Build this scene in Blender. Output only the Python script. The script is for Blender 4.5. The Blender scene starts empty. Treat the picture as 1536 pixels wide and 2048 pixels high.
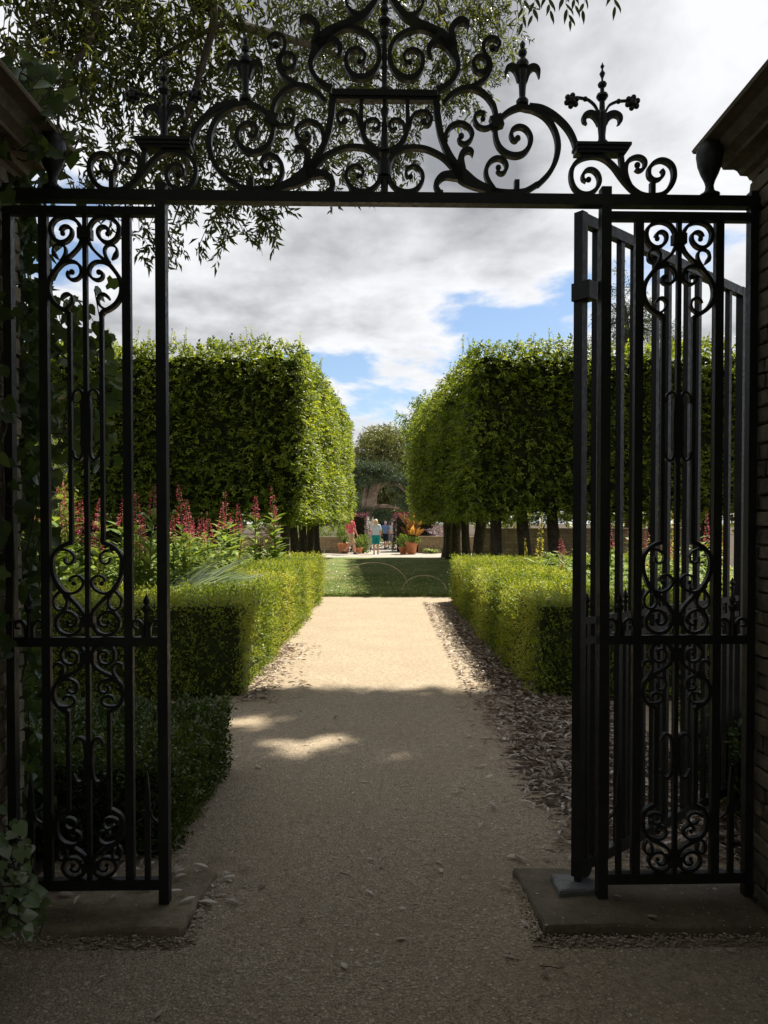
import bpy, bmesh, math, random
import numpy as np
from mathutils import Vector, Matrix

random.seed(7)
rng = np.random.default_rng(11)
R = math.radians
scene = bpy.context.scene
COL = scene.collection

# ------------------------------------------------------------------ camera
F = 1500.0                 # focal length in photo pixels (1536 wide)
CAMH = 1.55
PITCH = R(-1.1)
HORIZON = 1045.0
CY = HORIZON - F * math.tan(PITCH)
cam_d = bpy.data.cameras.new('camera')
cam_d.sensor_fit = 'HORIZONTAL'
cam_d.sensor_width = 36.0
cam_d.lens = 36.0 * F / 1536.0
cam_d.shift_y = (CY - 1024.0) / 1536.0
cam_d.clip_start = 0.05
cam_d.clip_end = 4000.0
cam = bpy.data.objects.new('camera', cam_d)
cam.location = (0, 0, CAMH)
cam.rotation_euler = (R(90) + PITCH, 0, 0)
COL.objects.link(cam)
scene.camera = cam
UPV = Vector((0, -math.sin(PITCH), math.cos(PITCH)))
FWD = Vector((0, math.cos(PITCH), math.sin(PITCH)))

def ray(px, py):
    return Vector((1, 0, 0)) * ((px - 768.0) / F) + UPV * (-(py - CY) / F) + FWD

def at(px, py, Y):
    d = ray(px, py)
    return Vector((0, 0, CAMH)) + d * (Y / d.y)

# ------------------------------------------------------------------ light
SUN = Vector((0.47, 0.50, 1.0)).normalized()
SUN_EL = math.asin(SUN.z)
SUN_AZ = math.atan2(SUN.x, SUN.y)          # clockwise from +Y
world = bpy.data.worlds.new('World')
scene.world = world
world.use_nodes = True
wn, wl = world.node_tree.nodes, world.node_tree.links
wn.clear()

def build_world():
    def N(t, **k):
        n = wn.new(t)
        for a, b in k.items():
            setattr(n, a, b)
        return n
    def M(op, a, b=None, clamp=False):
        n = N('ShaderNodeMath', operation=op, use_clamp=clamp)
        for i, v in enumerate((a, b)):
            if v is None:
                continue
            if isinstance(v, (int, float)):
                n.inputs[i].default_value = v
            else:
                wl.new(v, n.inputs[i])
        return n.outputs[0]
    def ramp(v, a, b, lo=0.0, hi=1.0):
        n = N('ShaderNodeMapRange', interpolation_type='SMOOTHSTEP')
        wl.new(v, n.inputs['Value'])
        n.inputs['From Min'].default_value = a
        n.inputs['From Max'].default_value = b
        n.inputs['To Min'].default_value = lo
        n.inputs['To Max'].default_value = hi
        return n.outputs['Result']
    tc = N('ShaderNodeTexCoord')
    sep = N('ShaderNodeSeparateXYZ')
    wl.new(tc.outputs['Generated'], sep.inputs[0])
    zz = M('ADD', M('MAXIMUM', sep.outputs['Z'], 0.0), 0.2)
    comb = N('ShaderNodeCombineXYZ')
    wl.new(M('DIVIDE', sep.outputs['X'], zz), comb.inputs['X'])
    wl.new(M('DIVIDE', sep.outputs['Y'], zz), comb.inputs['Y'])
    mp = N('ShaderNodeMapping')
    wl.new(comb.outputs[0], mp.inputs[0])
    mp.inputs['Location'].default_value = CLOUD_OFFSET
    def noise(scale, detail, rough, dist=0.0):
        n = N('ShaderNodeTexNoise')
        n.inputs['Scale'].default_value = scale
        n.inputs['Detail'].default_value = detail
        n.inputs['Roughness'].default_value = rough
        n.inputs['Distortion'].default_value = dist
        wl.new(mp.outputs[0], n.inputs['Vector'])
        return n.outputs['Fac']
    n1 = noise(1.0, 10, 0.56, 0.15)
    n2 = noise(0.55, 6, 0.55, 0.1)
    n3 = noise(3.6, 7, 0.6, 0.3)
    dens = M('ADD', M('MULTIPLY', n1, 0.72), M('MULTIPLY', n2, 0.28))
    cover = ramp(dens, 0.415, 0.46)
    core = ramp(M('ADD', M('MULTIPLY', n2, 0.5), M('MULTIPLY', n1, 0.5)), 0.44, 0.58)
    fine = ramp(n3, 0.3, 0.7, -0.13, 0.13)
    shade = M('ADD', core, fine, clamp=True)
    mix = N('ShaderNodeMix', data_type='RGBA')
    wl.new(shade, mix.inputs['Factor'])
    mix.inputs['A'].default_value = (1.02, 1.03, 1.055, 1)
    mix.inputs['B'].default_value = (0.36, 0.372, 0.40, 1)
    sky = N('ShaderNodeTexSky', sky_type='NISHITA')
    sky.sun_disc = False
    sky.sun_elevation = SUN_EL
    sky.sun_rotation = SUN_AZ
    sky.air_density = 1.0
    sky.dust_density = 0.6
    sky.ozone_density = 2.5
    b1 = N('ShaderNodeBackground')
    wl.new(sky.outputs[0], b1.inputs['Color'])
    b1.inputs['Strength'].default_value = 0.07
    b2 = N('ShaderNodeBackground')
    wl.new(mix.outputs['Result'], b2.inputs['Color'])
    b2.inputs['Strength'].default_value = CLOUD_STRENGTH
    ms = N('ShaderNodeMixShader')
    wl.new(cover, ms.inputs[0])
    wl.new(b1.outputs[0], ms.inputs[1])
    wl.new(b2.outputs[0], ms.inputs[2])
    out = N('ShaderNodeOutputWorld')
    wl.new(ms.outputs[0], out.inputs['Surface'])

CLOUD_OFFSET = (11.66, 5.2, 0.0)
CLOUD_STRENGTH = 0.48
build_world()

sun_d = bpy.data.lights.new('sun', 'SUN')
sun_d.energy = 5.0
sun_d.angle = R(0.53)
sun_d.color = (1.0, 0.94, 0.83)
sun = bpy.data.objects.new('sun', sun_d)
sun.rotation_euler = (-SUN).to_track_quat('-Z', 'Y').to_euler()
sun.location = (8, 8, 20)
COL.objects.link(sun)

vs = scene.view_settings
vs.view_transform = 'Standard'
vs.look = 'None'
vs.exposure = 1.0
vs.gamma = 1.0
vs.use_curve_mapping = False
scene.cycles.max_bounces = 6
scene.cycles.transparent_max_bounces = 4
scene.cycles.sample_clamp_indirect = 6.0

# ------------------------------------------------------------------ helpers
ORG = {}

def new_obj(name, mesh, parent=None, loc=(0, 0, 0)):
    o = bpy.data.objects.new(name, mesh)
    COL.objects.link(o)
    o.location = loc
    if parent is not None:
        o.parent = parent
    return o

def tag(o, label=None, cat=None, group=None, kind=None):
    if label: o['label'] = label
    if cat: o['category'] = cat
    if group: o['group'] = group
    if kind: o['kind'] = kind
    return o

def thing(name, label, cat, loc=(0, 0, 0), group=None):
    o = new_obj(name, None, None, loc)
    o.empty_display_size = 0.1
    ORG[o] = Vector(loc)
    return tag(o, label, cat, group)

def mesh_np(name, V, faces, mat, smooth=False, tint=None):
    """V (n,3); faces: (m,k) int array or list of tuples"""
    V = np.asarray(V, dtype=np.float32)
    me = bpy.data.meshes.new(name)
    if isinstance(faces, np.ndarray):
        m, k = faces.shape
        me.vertices.add(len(V)); me.loops.add(m * k); me.polygons.add(m)
        me.vertices.foreach_set('co', V.ravel())
        me.loops.foreach_set('vertex_index', faces.astype(np.int32).ravel())
        me.polygons.foreach_set('loop_start', np.arange(0, m * k, k, dtype=np.int32))
    else:
        me.from_pydata([tuple(map(float, v)) for v in V], [], faces)
    if tint is not None:
        a = me.attributes.new('tint', 'FLOAT', 'POINT')
        a.data.foreach_set('value', np.asarray(tint, dtype=np.float32))
    me.update(calc_edges=True)
    if smooth:
        me.polygons.foreach_set('use_smooth', np.ones(len(me.polygons), dtype=bool))
    if mat is not None:
        me.materials.append(mat)
    return me

def put(name, V, faces, mat, parent=None, smooth=False, tint=None, origin=None):
    """one mesh object built from world-space vertices"""
    V = np.asarray(V, dtype=np.float64).reshape(-1, 3)
    if parent is not None:
        org = ORG[parent]
        me = mesh_np(name, V - np.array(org), faces, mat, smooth, tint)
        o = new_obj(name, me, parent)
    else:
        org = Vector(origin) if origin is not None else Vector(((V[:, 0].min() + V[:, 0].max()) / 2, (V[:, 1].min() + V[:, 1].max()) / 2, V[:, 2].min()))
        me = mesh_np(name, V - np.array(org), faces, mat, smooth, tint)
        o = new_obj(name, me, None, org)
    ORG[o] = org
    return o

class MB:
    """collects simple shapes in world space"""
    def __init__(s):
        s.v = []; s.f = []
    def add(s, verts, faces):
        b = len(s.v)
        s.v.extend([tuple(v) for v in verts])
        s.f.extend([tuple(i + b for i in f) for f in faces])
    def box(s, x0, x1, y0, y1, z0, z1):
        s.add([(x0, y0, z0), (x1, y0, z0), (x1, y1, z0), (x0, y1, z0), (x0, y0, z1), (x1, y0, z1), (x1, y1, z1), (x0, y1, z1)],
              [(0, 3, 2, 1), (4, 5, 6, 7), (0, 1, 5, 4), (1, 2, 6, 5), (2, 3, 7, 6), (3, 0, 4, 7)])
    def lathe(s, prof, c, n=12, axis=Vector((0, 0, 1))):
        c = Vector(c)
        q = Vector((0, 0, 1)).rotation_difference(axis)
        vs, fs = [], []
        for z, r in prof:
            for k in range(n):
                a = 2 * math.pi * k / n
                vs.append(c + q @ Vector((r * math.cos(a), r * math.sin(a), z)))
        m = len(prof)
        for i in range(m - 1):
            for k in range(n):
                k2 = (k + 1) % n
                fs.append((i * n + k, i * n + k2, (i + 1) * n + k2, (i + 1) * n + k))
        fs.append(tuple(range(n - 1, -1, -1)))
        fs.append(tuple((m - 1) * n + k for k in range(n)))
        s.add(vs, fs)
    def tube(s, pts, radii, n=6):
        pts = [Vector(p) for p in pts]
        if not isinstance(radii, (list, tuple)):
            radii = [radii] * len(pts)
        vs, fs = [], []
        ref = Vector((0.31, 0.22, 0.93))
        for i, p in enumerate(pts):
            t = (pts[min(i + 1, len(pts) - 1)] - pts[max(i - 1, 0)])
            t = t.normalized() if t.length > 1e-9 else Vector((0, 0, 1))
            a = t.cross(ref)
            if a.length < 1e-3:
                a = t.cross(Vector((1, 0, 0)))
            a.normalize()
            b = t.cross(a)
            for k in range(n):
                th = 2 * math.pi * k / n
                vs.append(p + (a * math.cos(th) + b * math.sin(th)) * radii[i])
        for i in range(len(pts) - 1):
            for k in range(n):
                k2 = (k + 1) % n
                fs.append((i * n + k, i * n + k2, (i + 1) * n + k2, (i + 1) * n + k))
        fs.append(tuple(range(n - 1, -1, -1)))
        fs.append(tuple((len(pts) - 1) * n + k for k in range(n)))
        s.add(vs, fs)
    def put(s, name, mat, parent=None, smooth=False, origin=None):
        return put(name, s.v, s.f, mat, parent, smooth, None, origin)

def catmull(P, sub=5):
    P = [np.array(p, dtype=float) for p in P]
    Q = [2 * P[0] - P[1]] + P + [2 * P[-1] - P[-2]]
    out = []
    for i in range(1, len(Q) - 2):
        p0, p1, p2, p3 = Q[i - 1:i + 3]
        for k in range(sub):
            t = k / sub
            out.append(0.5 * ((2 * p1) + (-p0 + p2) * t + (2 * p0 - 5 * p1 + 4 * p2 - p3) * t * t + (-p0 + 3 * p1 - 3 * p2 + p3) * t ** 3))
    out.append(P[-1])
    return np.array(out)

def unit(a):
    return a / np.maximum(np.linalg.norm(a, axis=-1, keepdims=True), 1e-9)

# ------------------------------------------------------------------ materials
def mat_new(name):
    m = bpy.data.materials.new(name)
    m.use_nodes = True
    nt = m.node_tree
    bs = nt.nodes.get('Principled BSDF')
    return m, nt, bs

def lk(nt, a, b):
    nt.links.new(a, b)

def nd(nt, t, **k):
    n = nt.nodes.new(t)
    for a, b in k.items():
        setattr(n, a, b)
    return n

def cramp(nt, fac, stops):
    r = nd(nt, 'ShaderNodeValToRGB')
    e = r.color_ramp.elements
    e[0].position, e[0].color = stops[0][0], (*stops[0][1], 1)
    e[1].position, e[1].color = stops[-1][0], (*stops[-1][1], 1)
    for p, c in stops[1:-1]:
        x = e.new(p); x.color = (*c, 1)
    lk(nt, fac, r.inputs[0])
    return r.outputs[0]

def tnoise(nt, scale, detail=4, rough=0.55, vec=None, out='Fac', dist=0.0):
    n = nd(nt, 'ShaderNodeTexNoise')
    n.inputs['Scale'].default_value = scale
    n.inputs['Detail'].default_value = detail
    n.inputs['Roughness'].default_value = rough
    n.inputs['Distortion'].default_value = dist
    if vec is None:
        vec = geo_pos(nt)
    lk(nt, vec, n.inputs['Vector'])
    return n.outputs[out]

def geo_pos(nt):
    g = nt.nodes.get('GEO')
    if g is None:
        g = nd(nt, 'ShaderNodeNewGeometry'); g.name = 'GEO'
    return g.outputs['Position']

def bump(nt, bs, h, strength=0.4, dist=0.01):
    b = nd(nt, 'ShaderNodeBump')
    b.inputs['Strength'].default_value = strength
    b.inputs['Distance'].default_value = dist
    lk(nt, h, b.inputs['Height'])
    lk(nt, b.outputs[0], bs.inputs['Normal'])

def mixc(nt, fac, a, b, mode='MIX'):
    m = nd(nt, 'ShaderNodeMix', data_type='RGBA', blend_type=mode)
    for sock, v in (('Factor', fac), ('A', a), ('B', b)):
        if isinstance(v, (int, float)):
            m.inputs[sock].default_value = v
        elif isinstance(v, tuple):
            m.inputs[sock].default_value = (*v, 1)
        else:
            lk(nt, v, m.inputs[sock])
    return m.outputs['Result']

def simple(name, col, rough=0.6, noise=0.25, scale=8.0, bumps=0.0, bscale=60, spec=0.5, metal=0.0):
    m, nt, bs = mat_new(name)
    n = tnoise(nt, scale, 5)
    lo = tuple(c * (1 - noise) for c in col); hi = tuple(min(1, c * (1 + noise)) for c in col)
    lk(nt, cramp(nt, n, [(0.3, lo), (0.7, hi)]), bs.inputs['Base Color'])
    bs.inputs['Roughness'].default_value = rough
    bs.inputs['Specular IOR Level'].default_value = spec
    bs.inputs['Metallic'].default_value = metal
    if bumps:
        bump(nt, bs, tnoise(nt, bscale, 4), bumps, 0.01)
    return m

def leaf_mat(name, stops, trans=0.35, tcol=None, rough=0.45, spec=0.35):
    """stops: ramp over the per-leaf random tint"""
    m, nt, bs = mat_new(name)
    at_ = nd(nt, 'ShaderNodeAttribute'); at_.attribute_name = 'tint'
    col = cramp(nt, at_.outputs['Fac'], stops)
    lk(nt, col, bs.inputs['Base Color'])
    bs.inputs['Roughness'].default_value = rough
    bs.inputs['Specular IOR Level'].default_value = spec
    tr = nd(nt, 'ShaderNodeBsdfTranslucent')
    tint = tcol or (1.6, 1.5, 0.7)
    lk(nt, mixc(nt, 1.0, col, tint, 'MULTIPLY'), tr.inputs['Color'])
    ms = nd(nt, 'ShaderNodeMixShader')
    ms.inputs[0].default_value = trans
    lk(nt, bs.outputs[0], ms.inputs[1]); lk(nt, tr.outputs[0], ms.inputs[2])
    lk(nt, ms.outputs[0], nt.nodes['Material Output'].inputs['Surface'])
    return m

def mk_iron():
    m, nt, bs = mat_new('black_iron_paint')
    p = geo_pos(nt)
    a = tnoise(nt, 6, 6, 0.65)
    b = tnoise(nt, 55, 4, 0.6)
    c = cramp(nt, a, [(0.4, (0.006, 0.0065, 0.007)), (0.55, (0.012, 0.012, 0.008)), (0.68, (0.022, 0.022, 0.010))])
    c = mixc(nt, cramp(nt, b, [(0.64, (0, 0, 0)), (0.74, (1, 1, 1))]), c, (0.05, 0.035, 0.024))
    lk(nt, c, bs.inputs['Base Color'])
    lk(nt, cramp(nt, b, [(0.3, (0.33,) * 3), (0.7, (0.62,) * 3)]), bs.inputs['Roughness'])
    bs.inputs['Specular IOR Level'].default_value = 0.4
    bump(nt, bs, b, 0.35, 0.002)
    return m
IRON = mk_iron()

def mk_gravel(name, base, far):
    m, nt, bs = mat_new(name)
    p = geo_pos(nt)
    v = nd(nt, 'ShaderNodeTexVoronoi'); v.inputs['Scale'].default_value = 150
    lk(nt, p, v.inputs['Vector'])
    sep = nd(nt, 'ShaderNodeSeparateColor'); lk(nt, v.outputs['Color'], sep.inputs[0])
    d = [c * 0.6 for c in base]; h = [min(1, c * 1.42) for c in base]
    peb = cramp(nt, sep.outputs[0], [(0.0, tuple(d)), (0.5, tuple(base)), (1.0, tuple(h))])
    big = tnoise(nt, 1.7, 6, 0.6)
    med = tnoise(nt, 22, 8, 0.8)
    dirt = mixc(nt, cramp(nt, big, [(0.42, (0, 0, 0)), (0.66, (0.75,) * 3)]), peb, far)
    lk(nt, mixc(nt, 1.0, dirt, cramp(nt, med, [(0.32, (0.62,) * 3), (0.5, (1.0,) * 3), (0.68, (1.25,) * 3)]), 'MULTIPLY'), bs.inputs['Base Color'])
    bs.inputs['Roughness'].default_value = 0.9
    bs.inputs['Specular IOR Level'].default_value = 0.2
    bump(nt, bs, v.outputs['Distance'], 0.45, 0.006)
    return m
GRAVEL = mk_gravel('path_gravel', (0.35, 0.284, 0.198), (0.32, 0.253, 0.17))
PALE_GRAVEL = mk_gravel('pale_gravel', (0.36, 0.325, 0.27), (0.33, 0.295, 0.24))
SOIL = simple('dark_soil', (0.06, 0.045, 0.03), 0.95, 0.4, 14, 0.8, 50, 0.2)

def mk_lawn():
    m, nt, bs = mat_new('mown_lawn')
    a = tnoise(nt, 0.9, 5, 0.6); b = tnoise(nt, 60, 4, 0.7)
    c = cramp(nt, a, [(0.3, (0.095, 0.145, 0.033)), (0.5, (0.15, 0.19, 0.05)), (0.75, (0.3, 0.275, 0.11))])
    lk(nt, mixc(nt, 1.0, c, cramp(nt, b, [(0.3, (0.6,) * 3), (0.7, (1.35,) * 3)]), 'MULTIPLY'), bs.inputs['Base Color'])
    bs.inputs['Roughness'].default_value = 0.85
    bs.inputs['Specular IOR Level'].default_value = 0.15
    bump(nt, bs, b, 0.8, 0.03)
    return m
LAWN = mk_lawn()

def mk_stone(name, base, moss=(0.07, 0.075, 0.035)):
    m, nt, bs = mat_new(name)
    a = tnoise(nt, 3.5, 7, 0.65); b = tnoise(nt, 45, 6, 0.7); c2 = tnoise(nt, 9, 5, 0.6)
    oi = nd(nt, 'ShaderNodeObjectInfo')
    c = cramp(nt, a, [(0.3, tuple(x * 0.65 for x in base)), (0.7, tuple(x * 1.2 for x in base))])
    c = mixc(nt, 1.0, c, cramp(nt, oi.outputs['Random'], [(0, (0.72, 0.7, 0.68)), (1, (1.2, 1.18, 1.1))]), 'MULTIPLY')
    c = mixc(nt, cramp(nt, c2, [(0.5, (0, 0, 0)), (0.72, (0.8,) * 3)]), c, moss)
    c = mixc(nt, 1.0, c, cramp(nt, b, [(0.3, (0.75,) * 3), (0.7, (1.2,) * 3)]), 'MULTIPLY')
    lk(nt, c, bs.inputs['Base Color'])
    bs.inputs['Roughness'].default_value = 0.9
    bump(nt, bs, b, 0.6, 0.008)
    return m
STONE = mk_stone('weathered_stone', (0.23, 0.195, 0.14))
PLINTH = mk_stone('plinth_stone', (0.25, 0.205, 0.14), (0.12, 0.1, 0.06))
MORTAR = mk_stone('lime_mortar', (0.12, 0.105, 0.08))

def mk_wallstone():
    m, nt, bs = mat_new('coursed_garden_wall_stone')
    tcn = nd(nt, 'ShaderNodeTexCoord')
    mp = nd(nt, 'ShaderNodeMapping'); mp.inputs['Rotation'].default_value = (R(90), 0, 0)
    lk(nt, tcn.outputs['Object'], mp.inputs[0])
    br = nd(nt, 'ShaderNodeTexBrick')
    lk(nt, mp.outputs[0], br.inputs['Vector'])
    br.inputs['Scale'].default_value = 1.0
    br.inputs['Brick Width'].default_value = 0.34
    br.inputs['Row Height'].default_value = 0.13
    br.inputs['Mortar Size'].default_value = 0.012
    br.inputs['Color1'].default_value = (0.36, 0.27, 0.15, 1)
    br.inputs['Color2'].default_value = (0.27, 0.2, 0.12, 1)
    br.inputs['Mortar'].default_value = (0.2, 0.16, 0.11, 1)
    n = tnoise(nt, 7, 6, 0.7)
    lk(nt, mixc(nt, 1.0, br.outputs['Color'], cramp(nt, n, [(0.3, (0.6,) * 3), (0.7, (1.25,) * 3)]), 'MULTIPLY'), bs.inputs['Base Color'])
    bs.inputs['Roughness'].default_value = 0.9
    bump(nt, bs, n, 0.6, 0.03)
    return m
GARDENWALL = mk_wallstone()
BARK = simple('dark_bark', (0.075, 0.06, 0.045), 0.9, 0.45, 12, 0.9, 40, 0.2)
TREEBARK = simple('grey_bark', (0.11, 0.09, 0.07), 0.9, 0.4, 14, 0.9, 40, 0.2)
CEDARBARK = simple('cedar_bark', (0.26, 0.2, 0.16), 0.9, 0.4, 4, 0.9, 9, 0.2)
TERRA = simple('terracotta', (0.5, 0.2, 0.1), 0.8, 0.2, 9, 0.2, 60, 0.2)
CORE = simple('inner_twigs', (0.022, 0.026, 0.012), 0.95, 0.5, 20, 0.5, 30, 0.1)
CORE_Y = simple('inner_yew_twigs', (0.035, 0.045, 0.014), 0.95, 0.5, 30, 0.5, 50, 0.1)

HORNBEAM = leaf_mat('hornbeam_leaf', [(0.0, (0.04, 0.065, 0.012)), (0.5, (0.14, 0.195, 0.022)), (0.85, (0.26, 0.325, 0.04)), (1.0, (0.38, 0.42, 0.075))], 0.42, (1.7, 1.55, 0.7), 0.45, 0.28)
YEW = leaf_mat('low_hedge_leaf', [(0.0, (0.07, 0.115, 0.014)), (0.5, (0.215, 0.275, 0.034)), (0.85, (0.34, 0.385, 0.055)), (1.0, (0.44, 0.44, 0.11))], 0.34, (1.6, 1.5, 0.7), 0.5, 0.35)
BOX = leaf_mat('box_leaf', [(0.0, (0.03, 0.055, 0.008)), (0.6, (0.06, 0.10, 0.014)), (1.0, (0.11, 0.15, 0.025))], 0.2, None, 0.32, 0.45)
ASH = leaf_mat('overhanging_leaf', [(0.0, (0.03, 0.042, 0.014)), (0.5, (0.07, 0.085, 0.026)), (1.0, (0.14, 0.155, 0.045))], 0.42, (1.7, 1.65, 0.7), 0.4, 0.45)
IVY = leaf_mat('ivy_leaf', [(0.0, (0.035, 0.06, 0.018)), (0.6, (0.06, 0.10, 0.03)), (1.0, (0.11, 0.16, 0.05))], 0.28, None, 0.35, 0.5)
PALE = leaf_mat('pale_shrub_leaf', [(0.0, (0.11, 0.17, 0.06)), (0.55, (0.19, 0.26, 0.11)), (1.0, (0.42, 0.46, 0.34))], 0.2, (1.1, 1.2, 0.8), 0.32, 0.5)
BEDLEAF = leaf_mat('border_leaf', [(0.0, (0.08, 0.13, 0.03)), (0.5, (0.16, 0.23, 0.055)), (1.0, (0.3, 0.36, 0.10))], 0.36, (1.4, 1.4, 0.6), 0.5, 0.15)
GRASSB = leaf_mat('blue_grass_blade', [(0.0, (0.13, 0.19, 0.09)), (0.5, (0.24, 0.3, 0.19)), (1.0, (0.46, 0.52, 0.42))], 0.3, (1.2, 1.2, 0.8), 0.4, 0.4)
REDFL = leaf_mat('red_flower', [(0.0, (0.2, 0.02, 0.035)), (0.5, (0.48, 0.07, 0.1)), (1.0, (0.7, 0.3, 0.32))], 0.3, (1.2, 0.8, 0.9), 0.6, 0.2)
YELFL = leaf_mat('yellow_flower', [(0.0, (0.45, 0.34, 0.03)), (0.5, (0.65, 0.52, 0.06)), (1.0, (0.75, 0.68, 0.22))], 0.3, (1.1, 1.1, 0.7), 0.6, 0.2)
WHITEFL = leaf_mat('pale_flower', [(0.0, (0.5, 0.5, 0.4)), (1.0, (0.75, 0.7, 0.66))], 0.2, (1, 1, 1), 0.6, 0.2)
PURPLE = leaf_mat('purple_leaf', [(0.0, (0.03, 0.012, 0.016)), (0.6, (0.07, 0.022, 0.03)), (1.0, (0.2, 0.06, 0.08))], 0.25, (1.5, 0.8, 0.9), 0.45, 0.3)
OAK = leaf_mat('evergreen_oak_leaf', [(0.0, (0.10, 0.12, 0.035)), (0.6, (0.2, 0.22, 0.07)), (1.0, (0.34, 0.33, 0.14))], 0.15, None, 0.5, 0.3)
CEDAR = leaf_mat('cedar_needle', [(0.0, (0.035, 0.06, 0.035)), (0.6, (0.07, 0.11, 0.06)), (1.0, (0.15, 0.19, 0.11))], 0.15, None, 0.5, 0.3)
CANNA = leaf_mat('bronze_canna_leaf', [(0.0, (0.11, 0.05, 0.03)), (0.5, (0.3, 0.15, 0.05)), (1.0, (0.6, 0.33, 0.07))], 0.3, (1.3, 1.1, 0.7), 0.35, 0.5)
DRY = leaf_mat('dry_leaf', [(0.0, (0.13, 0.085, 0.055)), (0.4, (0.28, 0.21, 0.15)), (0.75, (0.45, 0.37, 0.29)), (1.0, (0.66, 0.6, 0.52))], 0.12, (1.2, 1.0, 0.8), 0.55, 0.4)
PEBBLE = leaf_mat('pebble', [(0.0, (0.24, 0.18, 0.115)), (0.5, (0.46, 0.37, 0.26)), (0.85, (0.6, 0.51, 0.38)), (1.0, (0.74, 0.68, 0.58))], 0.0, None, 0.8, 0.3)
GRASSG = leaf_mat('lawn_blade', [(0.0, (0.08, 0.125, 0.03)), (0.6, (0.14, 0.19, 0.05)), (1.0, (0.3, 0.28, 0.12))], 0.35, None, 0.6, 0.2)
# __PART2__
# ------------------------------------------------------------------ foliage tools
def leaves(pos, axis, nrm, length, width, cup=0.10, droop=0.12):
    """folded diamond leaves: returns V, F and nothing else"""
    n = len(pos)
    axis = unit(axis)
    side = unit(np.cross(nrm, axis))
    up = np.cross(axis, side)
    L = np.asarray(length).reshape(-1, 1) * np.ones((n, 1))
    W = np.asarray(width).reshape(-1, 1) * np.ones((n, 1))
    V = np.empty((n, 4, 3))
    V[:, 0] = pos
    V[:, 1] = pos + axis * L * 0.45 + side * W * 0.5 + up * L * cup
    V[:, 2] = pos + axis * L - up * L * droop
    V[:, 3] = pos + axis * L * 0.45 - side * W * 0.5 + up * L * cup
    b = np.arange(n)[:, None] * 4
    F_ = np.concatenate([b + np.array([0, 1, 2]), b + np.array([0, 2, 3])], axis=1).reshape(-1, 3)
    return V.reshape(-1, 3), F_

def long_leaves(pos, axis, nrm, length, width, droop=0.35, segs=3):
    """strap leaves with a bend, 2*(segs) + ... vertices"""
    n = len(pos)
    axis = unit(axis); side = unit(np.cross(nrm, axis)); up = np.cross(axis, side)
    L = np.asarray(length).reshape(-1, 1) * np.ones((n, 1))
    W = np.asarray(width).reshape(-1, 1) * np.ones((n, 1))
    D = np.asarray(droop).reshape(-1, 1) * np.ones((n, 1))
    rows = []
    for k in range(segs + 1):
        t = k / segs
        w = W * (0.25 + 1.5 * t * (1 - t) * 2 if k < segs else 0.02) * 0.5
        c = pos + axis * L * (t - 0.25 * D * t * t) + np.array([0, 0, -1.0]) * (L * D * t * t)
        rows.append(c + side * w); rows.append(c - side * w)
    V = np.stack(rows, axis=1)
    m = 2 * (segs + 1)
    b = np.arange(n)[:, None] * m
    fs = [b + np.array([2 * k, 2 * k + 1, 2 * k + 3, 2 * k + 2]) for k in range(segs)]
    return V.reshape(-1, 3), np.concatenate(fs, axis=1).reshape(-1, 4), m

def sprays(c, d, p, nl, tl, ll, wf=0.55, spread=0.85, jit=0.35):
    """flat twig sprays: c centres, d twig directions, p plane normals"""
    n = len(c)
    d = unit(d); s = unit(np.cross(p, d)); p = np.cross(d, s)
    t = (np.arange(nl) + 0.5) / nl
    sg = np.where(np.arange(nl) % 2 == 0, 1.0, -1.0)
    pos = c[:, None] + d[:, None] * (t[None, :, None] * np.asarray(tl).reshape(-1, 1, 1))
    ax = d[:, None] * (0.35 + 0.6 * t[None, :, None]) + s[:, None] * (sg * spread * (1 - 0.6 * t))[None, :, None] + rng.normal(0, jit * 0.5, (n, nl, 3))
    nr = p[:, None] + rng.normal(0, jit, (n, nl, 3))
    ln = np.asarray(ll) * rng.uniform(0.7, 1.25, (n * nl))
    pos = pos.reshape(-1, 3) + rng.normal(0, 0.01, (n * nl, 3))
    return leaves(pos, ax.reshape(-1, 3), nr.reshape(-1, 3), ln, ln * wf)

def tints(nleaf, per, base=None, sd=0.2):
    b = rng.uniform(0.15, 0.75, nleaf) if base is None else base
    return np.repeat(np.clip(b + rng.normal(0, sd, nleaf), 0, 1), per)

def wob(P, amp=0.08, f=1.7):
    x, y, z = P[:, 0], P[:, 1], P[:, 2]
    return amp * (np.sin(f * x + 1.3 * np.sin(f * .7 * z + y)) + np.sin(f * 1.9 * y + 0.7 + z * f) * 0.7 + np.sin(f * 2.3 * z + 2.1 * x) * 0.6)

def inside(poly, P):
    x, y = P[:, 0], P[:, 1]
    r = np.zeros(len(P), bool)
    n = len(poly)
    for i in range(n):
        x1, y1 = poly[i]; x2, y2 = poly[(i + 1) % n]
        c = ((y1 > y) != (y2 > y)) & (x < (x2 - x1) * (y - y1) / (y2 - y1 + 1e-12) + x1)
        r ^= c
    return r

def ccw(poly):
    a = sum(poly[i][0] * poly[(i + 1) % len(poly)][1] - poly[(i + 1) % len(poly)][0] * poly[i][1] for i in range(len(poly)))
    return poly if a > 0 else poly[::-1]

def offset(poly, d):
    """inset of a counter-clockwise polygon"""
    n = len(poly); out = []
    for i in range(n):
        p0, p1, p2 = Vector(poly[i - 1]), Vector(poly[i]), Vector(poly[(i + 1) % n])
        a = (p1 - p0).normalized(); b = (p2 - p1).normalized()
        na = Vector((-a.y, a.x)); nb = Vector((-b.y, b.x))
        m = (na + nb); m /= max(m.dot(na), 0.2)
        out.append((p1.x + m.x * d, p1.y + m.y * d))
    return out

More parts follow.
